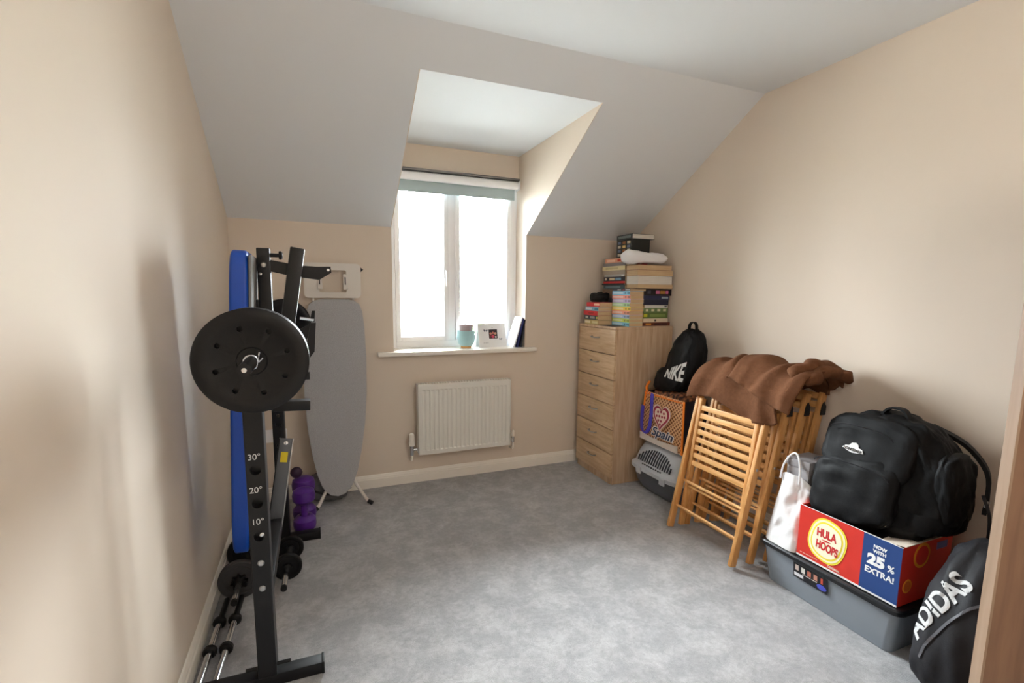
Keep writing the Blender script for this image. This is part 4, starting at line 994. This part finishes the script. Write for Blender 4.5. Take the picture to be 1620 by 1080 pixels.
# stub arms lower right
b = nb(); bar(b, (.30,-1.30,.935), (.444,-1.30,.93), .05, .042, .004); bar(b, (.30,-1.30,.935), (.30,-1.17,.935), .04, .04, .004); part(t, 'roller_arm', b, BLACKM, True)
b = nb(); bar(b, (.30,-.63,.945), (.438,-.63,.945), .04, .04, .004); part(t, 'roller_arm', b, BLACKM, True)
# leaning channel with stickers
b = nb(); p0, p1 = Vector((.331,-.80,.70)), Vector((.240,-.99,.165)); p0.y = -1.05; p1.y = -1.20
p0 = Vector((.331,-1.05,.72)); p1 = Vector((.250,-1.10,.215))
bar(b, p0, p1, .054, .006, .001, Vector((0,1,0)));  ch = part(t, 'folding_leg_channel', b, ALU, True)
x_, y_, d_ = frame_of(p1-p0, Vector((0,1,0)))
for s in (-1, 1):
    b = nb(); bar(b, p0+x_*.029*s, p1+x_*.029*s, .005, .022, .001, Vector((0,1,0))); part(ch, 'channel_flange', b, STEEL if s < 0 else BLACKM, True)
nrm = y_ if y_.y < 0 else -y_
for (u, l_, c) in ((.17,.048,YEL), (.86,.05,ORA)):
    b = nb(); box(b, p0+(p1-p0)*u+nrm*.004, (.030 if c is YEL else .012,.001,l_), Matrix((x_, y_, d_)).transposed()); part(ch, 'sticker', b, c, True, smooth=False)
b = nb(); lathe(b, [(0,.005), (.009,.004), (.011,0)], p0+(p1-p0)*.04+nrm*.003, nrm, 12); part(ch, 'bolt', b, CHROME, True)
# pad: blue vinyl with grey backing, standing vertically, face to the wall
b = nb()
def padf(q): return Vector((q.x*.034, q.y*.13, q.z*.612))
blob(b, None, .22, 14, padf); lean = Matrix.Translation((.189,-1.255,.95)) @ Matrix.Rotation(.045,4,'Y') ; b.transform(Matrix.Translation((0,0,0))); b.transform(lean); part(t, 'pad', b, BLUE, True, label='blue vinyl pad', ang=60)
b = nb(); bb(b, .034,.044,-.118,.118,-.595,.595,.004); b.transform(lean); part(t, 'pad_backing', b, GREYLIN, True, label='grey backing board')
for z in (1.1, 1.35):
    b = nb(); bb(b, .232+(z-.955)*.045, .263, -1.21, -1.17, z-.02, z+.02, .003); part(t, 'pad_bracket', b, BLACKM, True)

# barbell across the stand
def plate(bm, c, r, th, ax=(0,-1,0), bore=.014, step=.7):
    lathe(bm, [(bore,0), (bore,th), (r*.25,th), (r*.27,th*.86), (r*step,th*.86), (r*(step+.05),th), (r*.95,th), (r,th*.85), (r,th*.15), (r*.95,0), (bore,0)], c, ax, 64)
BX, BZ = .309, 1.213
t = thing('barbell', 'barbell with large black plates resting across the bench stand', 'barbell', (BX,-1.15,BZ))
b = nb(); tube(b, [(BX,-2.12,BZ), (BX,-.16,BZ)], .0125, 20); part(t, 'bar', b, CHROME, True)
b = nb(); tube(b, [(BX,-2.15,BZ), (BX,-2.02,BZ)], .0165, 20); part(t, 'end_sleeve', b, BLACKM, True)
b = nb(); lathe(b, [(0,.004), (.006,.003), (.007,0)], (BX,-2.15,BZ), (0,-1,0), 12); part(t, 'end_stud', b, CHROME, True)
for (y, r, th) in ((-1.975,.147,.034), (-1.935,.147,.034), (-.36,.147,.034), (-.40,.147,.034)):
    b = nb(); plate(b, (BX,y+.02,BZ), r, th); p = part(t, 'weight_plate', b, BLACKP, True)
    if y == -1.975:
        c = nb()
        for k in range(8):
            a = 2*PI*k/8+.28; tube(c, [(BX+math.cos(a)*.093,y-.03,BZ+math.sin(a)*.093), (BX+math.cos(a)*.093,y+.012,BZ+math.sin(a)*.093)], .0075, 14)
        cut(p, c)
b = nb()
pts = [(BX+.019*math.cos(a), -2.005, BZ+.019*math.sin(a)) for a in [i*2*PI/22 for i in range(20)]]
tube(b, pts, .0022, 6); tube(b, [pts[0], (BX+.030,-2.01,BZ+.012)], .0022, 6); tube(b, [pts[-1], (BX+.022,-2.01,BZ+.028)], .0022, 6); part(t, 'spring_clip', b, CHROME, True)
b = nb(); lathe(b, [(0,0), (.028,0), (.03,.01), (.02,.03), (0,.03)], (BX,-1.905,BZ), (0,1,0), 20); part(t, 'collar', b, BLACKM, True)

# dumbbells on the floor
def star(bm, c, r1, r2, th, n=8):
    P = []
    for k in range(n*4):
        a = 2*PI*k/(n*4); r = r1 if (k % 4) in (0, 1) else r2; P.append((c[0]+r*math.cos(a), c[1], c[2]+r*math.sin(a)))
    prism(bm, P, (0,-th,0))
t = thing('dumbbell', 'dumbbell with large dark grey plates at the foot of the blue pad', 'dumbbell', (.112,-1.0,0), group='dumbbells on the floor by the bench')
b = nb(); tube(b, [(.112,-1.28,.092), (.112,-.80,.092)], .0135, 16); bar_ = part(t, 'bar', b, CHROME, True)
b = nb(); tube(b, [(.112,-1.29,.092), (.112,-1.275,.092)], .0138, 16); part(bar_, 'end_cap', b, BLKP, True)
for y in (-1.115, -.86):
    b = nb(); plate(b, (.112,y+.03,.092), .090, .03); part(t, 'weight_plate', b, GREYP if y < -1 else BLACKP, True, label='dark grey plate' if y < -1 else None)
b = nb(); star(b, (.112,-1.117,.092), .036, .024, .018); part(t, 'star_collar', b, BLACKP, True, smooth=False)
t = thing('dumbbell', 'dumbbell with two small black plates right of the near post', 'dumbbell', (.305,-1.0,0), group='dumbbells on the floor by the bench')
b = nb(); tube(b, [(.298,-1.20,.066), (.312,-.72,.066)], .0135, 16); bar_ = part(t, 'bar', b, CHROME, True)
b = nb(); tube(b, [(.298,-1.212,.066), (.298,-1.197,.066)], .0138, 16); part(bar_, 'end_cap', b, BLKP, True)
for y, x in ((-1.03,.306), (-.845,.310)):
    b = nb(); plate(b, (x,y+.025,.066), .0655, .026); part(t, 'weight_plate', b, BLACKP, True)
    b = nb(); tube(b, [(x,y-.012,.066), (x,y,.066)], .022, 16); part(t, 'collar', b, BLACKP, True)

# two curl bars lying along the skirting
for i, (xa, ya, xb, yb, lab) in enumerate(((.062,-1.14,.047,-1.655,'slim chrome bar with black collars on the floor nearest the left wall'), (.120,-1.14,.100,-1.655,'slim chrome bar with black collars on the floor, the one further from the wall'))):
    t = thing('weight_bar', lab, 'weight bar', ((xa+xb)/2,(ya+yb)/2,0), group='weight bars on the floor')
    A_, B_ = Vector((xa,ya,.026)), Vector((xb,yb,.026)); dn_ = (B_-A_).normalized()
    f1, f2 = (.36, .58) if i == 0 else (.20, .44)
    ys = [-1.30, -1.478]
    ks = [(y-ya)/(yb-ya) for y in ys]
    b = nb(); tube(b, [A_+(B_-A_)*ks[0], B_], .0125, 14); part(t, 'bar', b, CHROME, True)
    b = nb(); tube(b, [A_, A_+(B_-A_)*ks[0]], .0115, 14); part(t, 'grip_end', b, BLACKP, True, label='black rubber grip')
    for k_ in ks:
        b = nb(); lathe(b, [(.012,-.014), (.020,-.014), (.025,-.007), (.025,.007), (.020,.014), (.012,.014)], A_+(B_-A_)*k_, dn_, 18); part(t, 'collar', b, BLACKP, True)

# purple dumbbells standing on end
def pdb(x, y, lab, m=PURPLE, s=1.0):
    t = thing('vinyl_dumbbell', lab, 'dumbbell', (x,y,0), group='purple vinyl dumbbells behind the bench')
    b = nb(); lathe(b, [(0,0), (.045*s,0), (.060*s,.012*s), (.064*s,.035*s), (.062*s,.065*s), (.045*s,.085*s), (.026*s,.09*s)], n=28); part(t, 'lower_head', b, m)
    b = nb(); lathe(b, [(.022*s,.085*s), (.020*s,.12*s), (.022*s,.165*s)], n=20); part(t, 'grip', b, m)
    b = nb(); lathe(b, [(.026*s,.16*s), (.045*s,.165*s), (.062*s,.185*s), (.064*s,.215*s), (.058*s,.24*s), (.04*s,.252*s), (0,.254*s)], n=28); part(t, 'upper_head', b, m)
pdb(.375,-.50,'front purple vinyl dumbbell standing on end behind the bench')
pdb(.372,-.355,'rear purple vinyl dumbbell standing on end behind the front one', s=1.06)
# dark kettle ball peeking beside it
t = thing('massage_ball', 'small dark purple ball balanced on the rear purple dumbbell', 'ball', (.335,-.36,.271))
b = nb(); lathe(b, [(.034*math.sin(PI*i/14), .034-.034*math.cos(PI*i/14)) for i in range(15)], n=24); part(t, 'ball_shell', b, pm((44,20,48)))
b = nb(); tube(b, [(.0345*math.cos(a), .0345*math.sin(a), .034) for a in [i*2*PI/24 for i in range(25)]], .0012, 6); part(t, 'seam_ring', b, BLKP)
# grey folded mat / bag behind ironing board legs
t = thing('folded_mat', 'soft dark grey folded exercise bag on the floor behind the ironing board foot', 'bag', (.50,-.13,0))
b = nb()
def gmf(q):
    v = Vector((.505+q.x*.13, -.115+q.y*.075, .10+q.z*.10-.03*max(0,q.x)))+wrinkle(q, .018, 2.6); v.z = max(.001, v.z); v.y = min(v.y, -.022); return v
blob(b, None, .75, 12, gmf); part(t, 'fabric_body', b, mat('dark_grey_fabric', (104,104,106), .9, bump=.3), True, ang=80)
b = nb(); tube(b, [(.43,-.185,.10), (.50,-.205,.075), (.58,-.200,.07), (.66,-.17,.09)], .007, 8); part(t, 'strap', b, BLKP, True)

# ================================================================== OUTSIDE
b = nb(); bb(b, -60, 60, .5, 120, -3.2, -3.0); struct('ground', b, mat('paving', (206,206,202), .9, rgb2=(192,192,188), vscale=1.5), 'pale paving outside far below the window', smooth=False)
def leaves(name, cx, cy, cz, rx, ry, rz, n, ls, m, parent):
    g = nb()
    for _ in range(n):
        while True:
            q = Vector((random.uniform(-1,1), random.uniform(-1,1), random.uniform(-1,1)))
            if .35 < q.length < 1: break
        q += Vector((noise.noise(q*3), noise.noise(q*3+Vector((4,0,0))), noise.noise(q*3+Vector((0,4,0)))))*.3
        c = Vector((cx+q.x*rx, cy+q.y*ry, cz+q.z*rz)); a = Vector((random.gauss(0,1), random.gauss(0,1), random.gauss(0,1))).normalized(); x, y, d = frame_of(a)
        quad(g, c-x*ls, c-y*ls*.5, c+x*ls, c+y*ls*.5)
    return part(parent, name, g, m, True, smooth=False, kind='stuff')
LEAF = mat('tree_leaf', (96,130,66), .6, rgb2=(66,104,48), vscale=1.2)
BARK = mat('tree_bark', (96,82,66), .9, bump=.6, bscale=20)
for (x, y, h, r, lab) in ((7.4, 15.5, 1.75, 1.9, 'leafy garden tree seen through the right half of the window'),):
    t = thing('tree', lab, 'tree', (x, y, -3))
    b = nb(); tube(b, [(x,y,-3), (x+.1,y,-1.5), (x,y+.1,-.2), (x+.1,y,.8)], [.2,.16,.12,.05], 12); part(t, 'trunk', b, BARK, True)
    for k in range(5):
        a = k*1.3; b = nb(); tube(b, [(x,y,-1.0+.25*k), (x+math.cos(a)*.5,y+math.sin(a)*.5,-.2+.2*k), (x+math.cos(a)*1.1,y+math.sin(a)*1.1,.3+.1*k)], [.08,.05,.02], 8); part(t, 'branch', b, BARK, True)
    leaves('foliage', x, y, h-r*.85, r*1.15, r, r*.95, 5200, .085, LEAF, t)
t = thing('neighbouring_house', 'pale rendered house with a tiled roof beyond the garden', 'house', (2.0, 34, -3))
b = nb(); bb(b, -3, 6.5, 30, 38, -3, 1.2); part(t, 'wall', b, pm((214,206,192)), True, smooth=False)
b = nb(); prism(b, [(-3.3,29.6,1.2), (-3.3,38.4,1.2), (-3.3,34,3.4)], (10.1,0,0)); part(t, 'roof', b, pm((120,92,80)), True, smooth=False)
for x in (-1.6, 1.2, 4.2):
    for z in (-2.0, -.2):
        b = nb(); bb(b, x, x+1.2, 29.94, 30.0, z, z+1.1, .01); f_ = part(t, 'window', b, UPVC, True)
        b = nb(); bb(b, x+.1, x+1.1, 29.92, 29.94, z+.1, z+1.0); part(f_, 'pane', b, pm((60,70,80), .2), True, smooth=False)
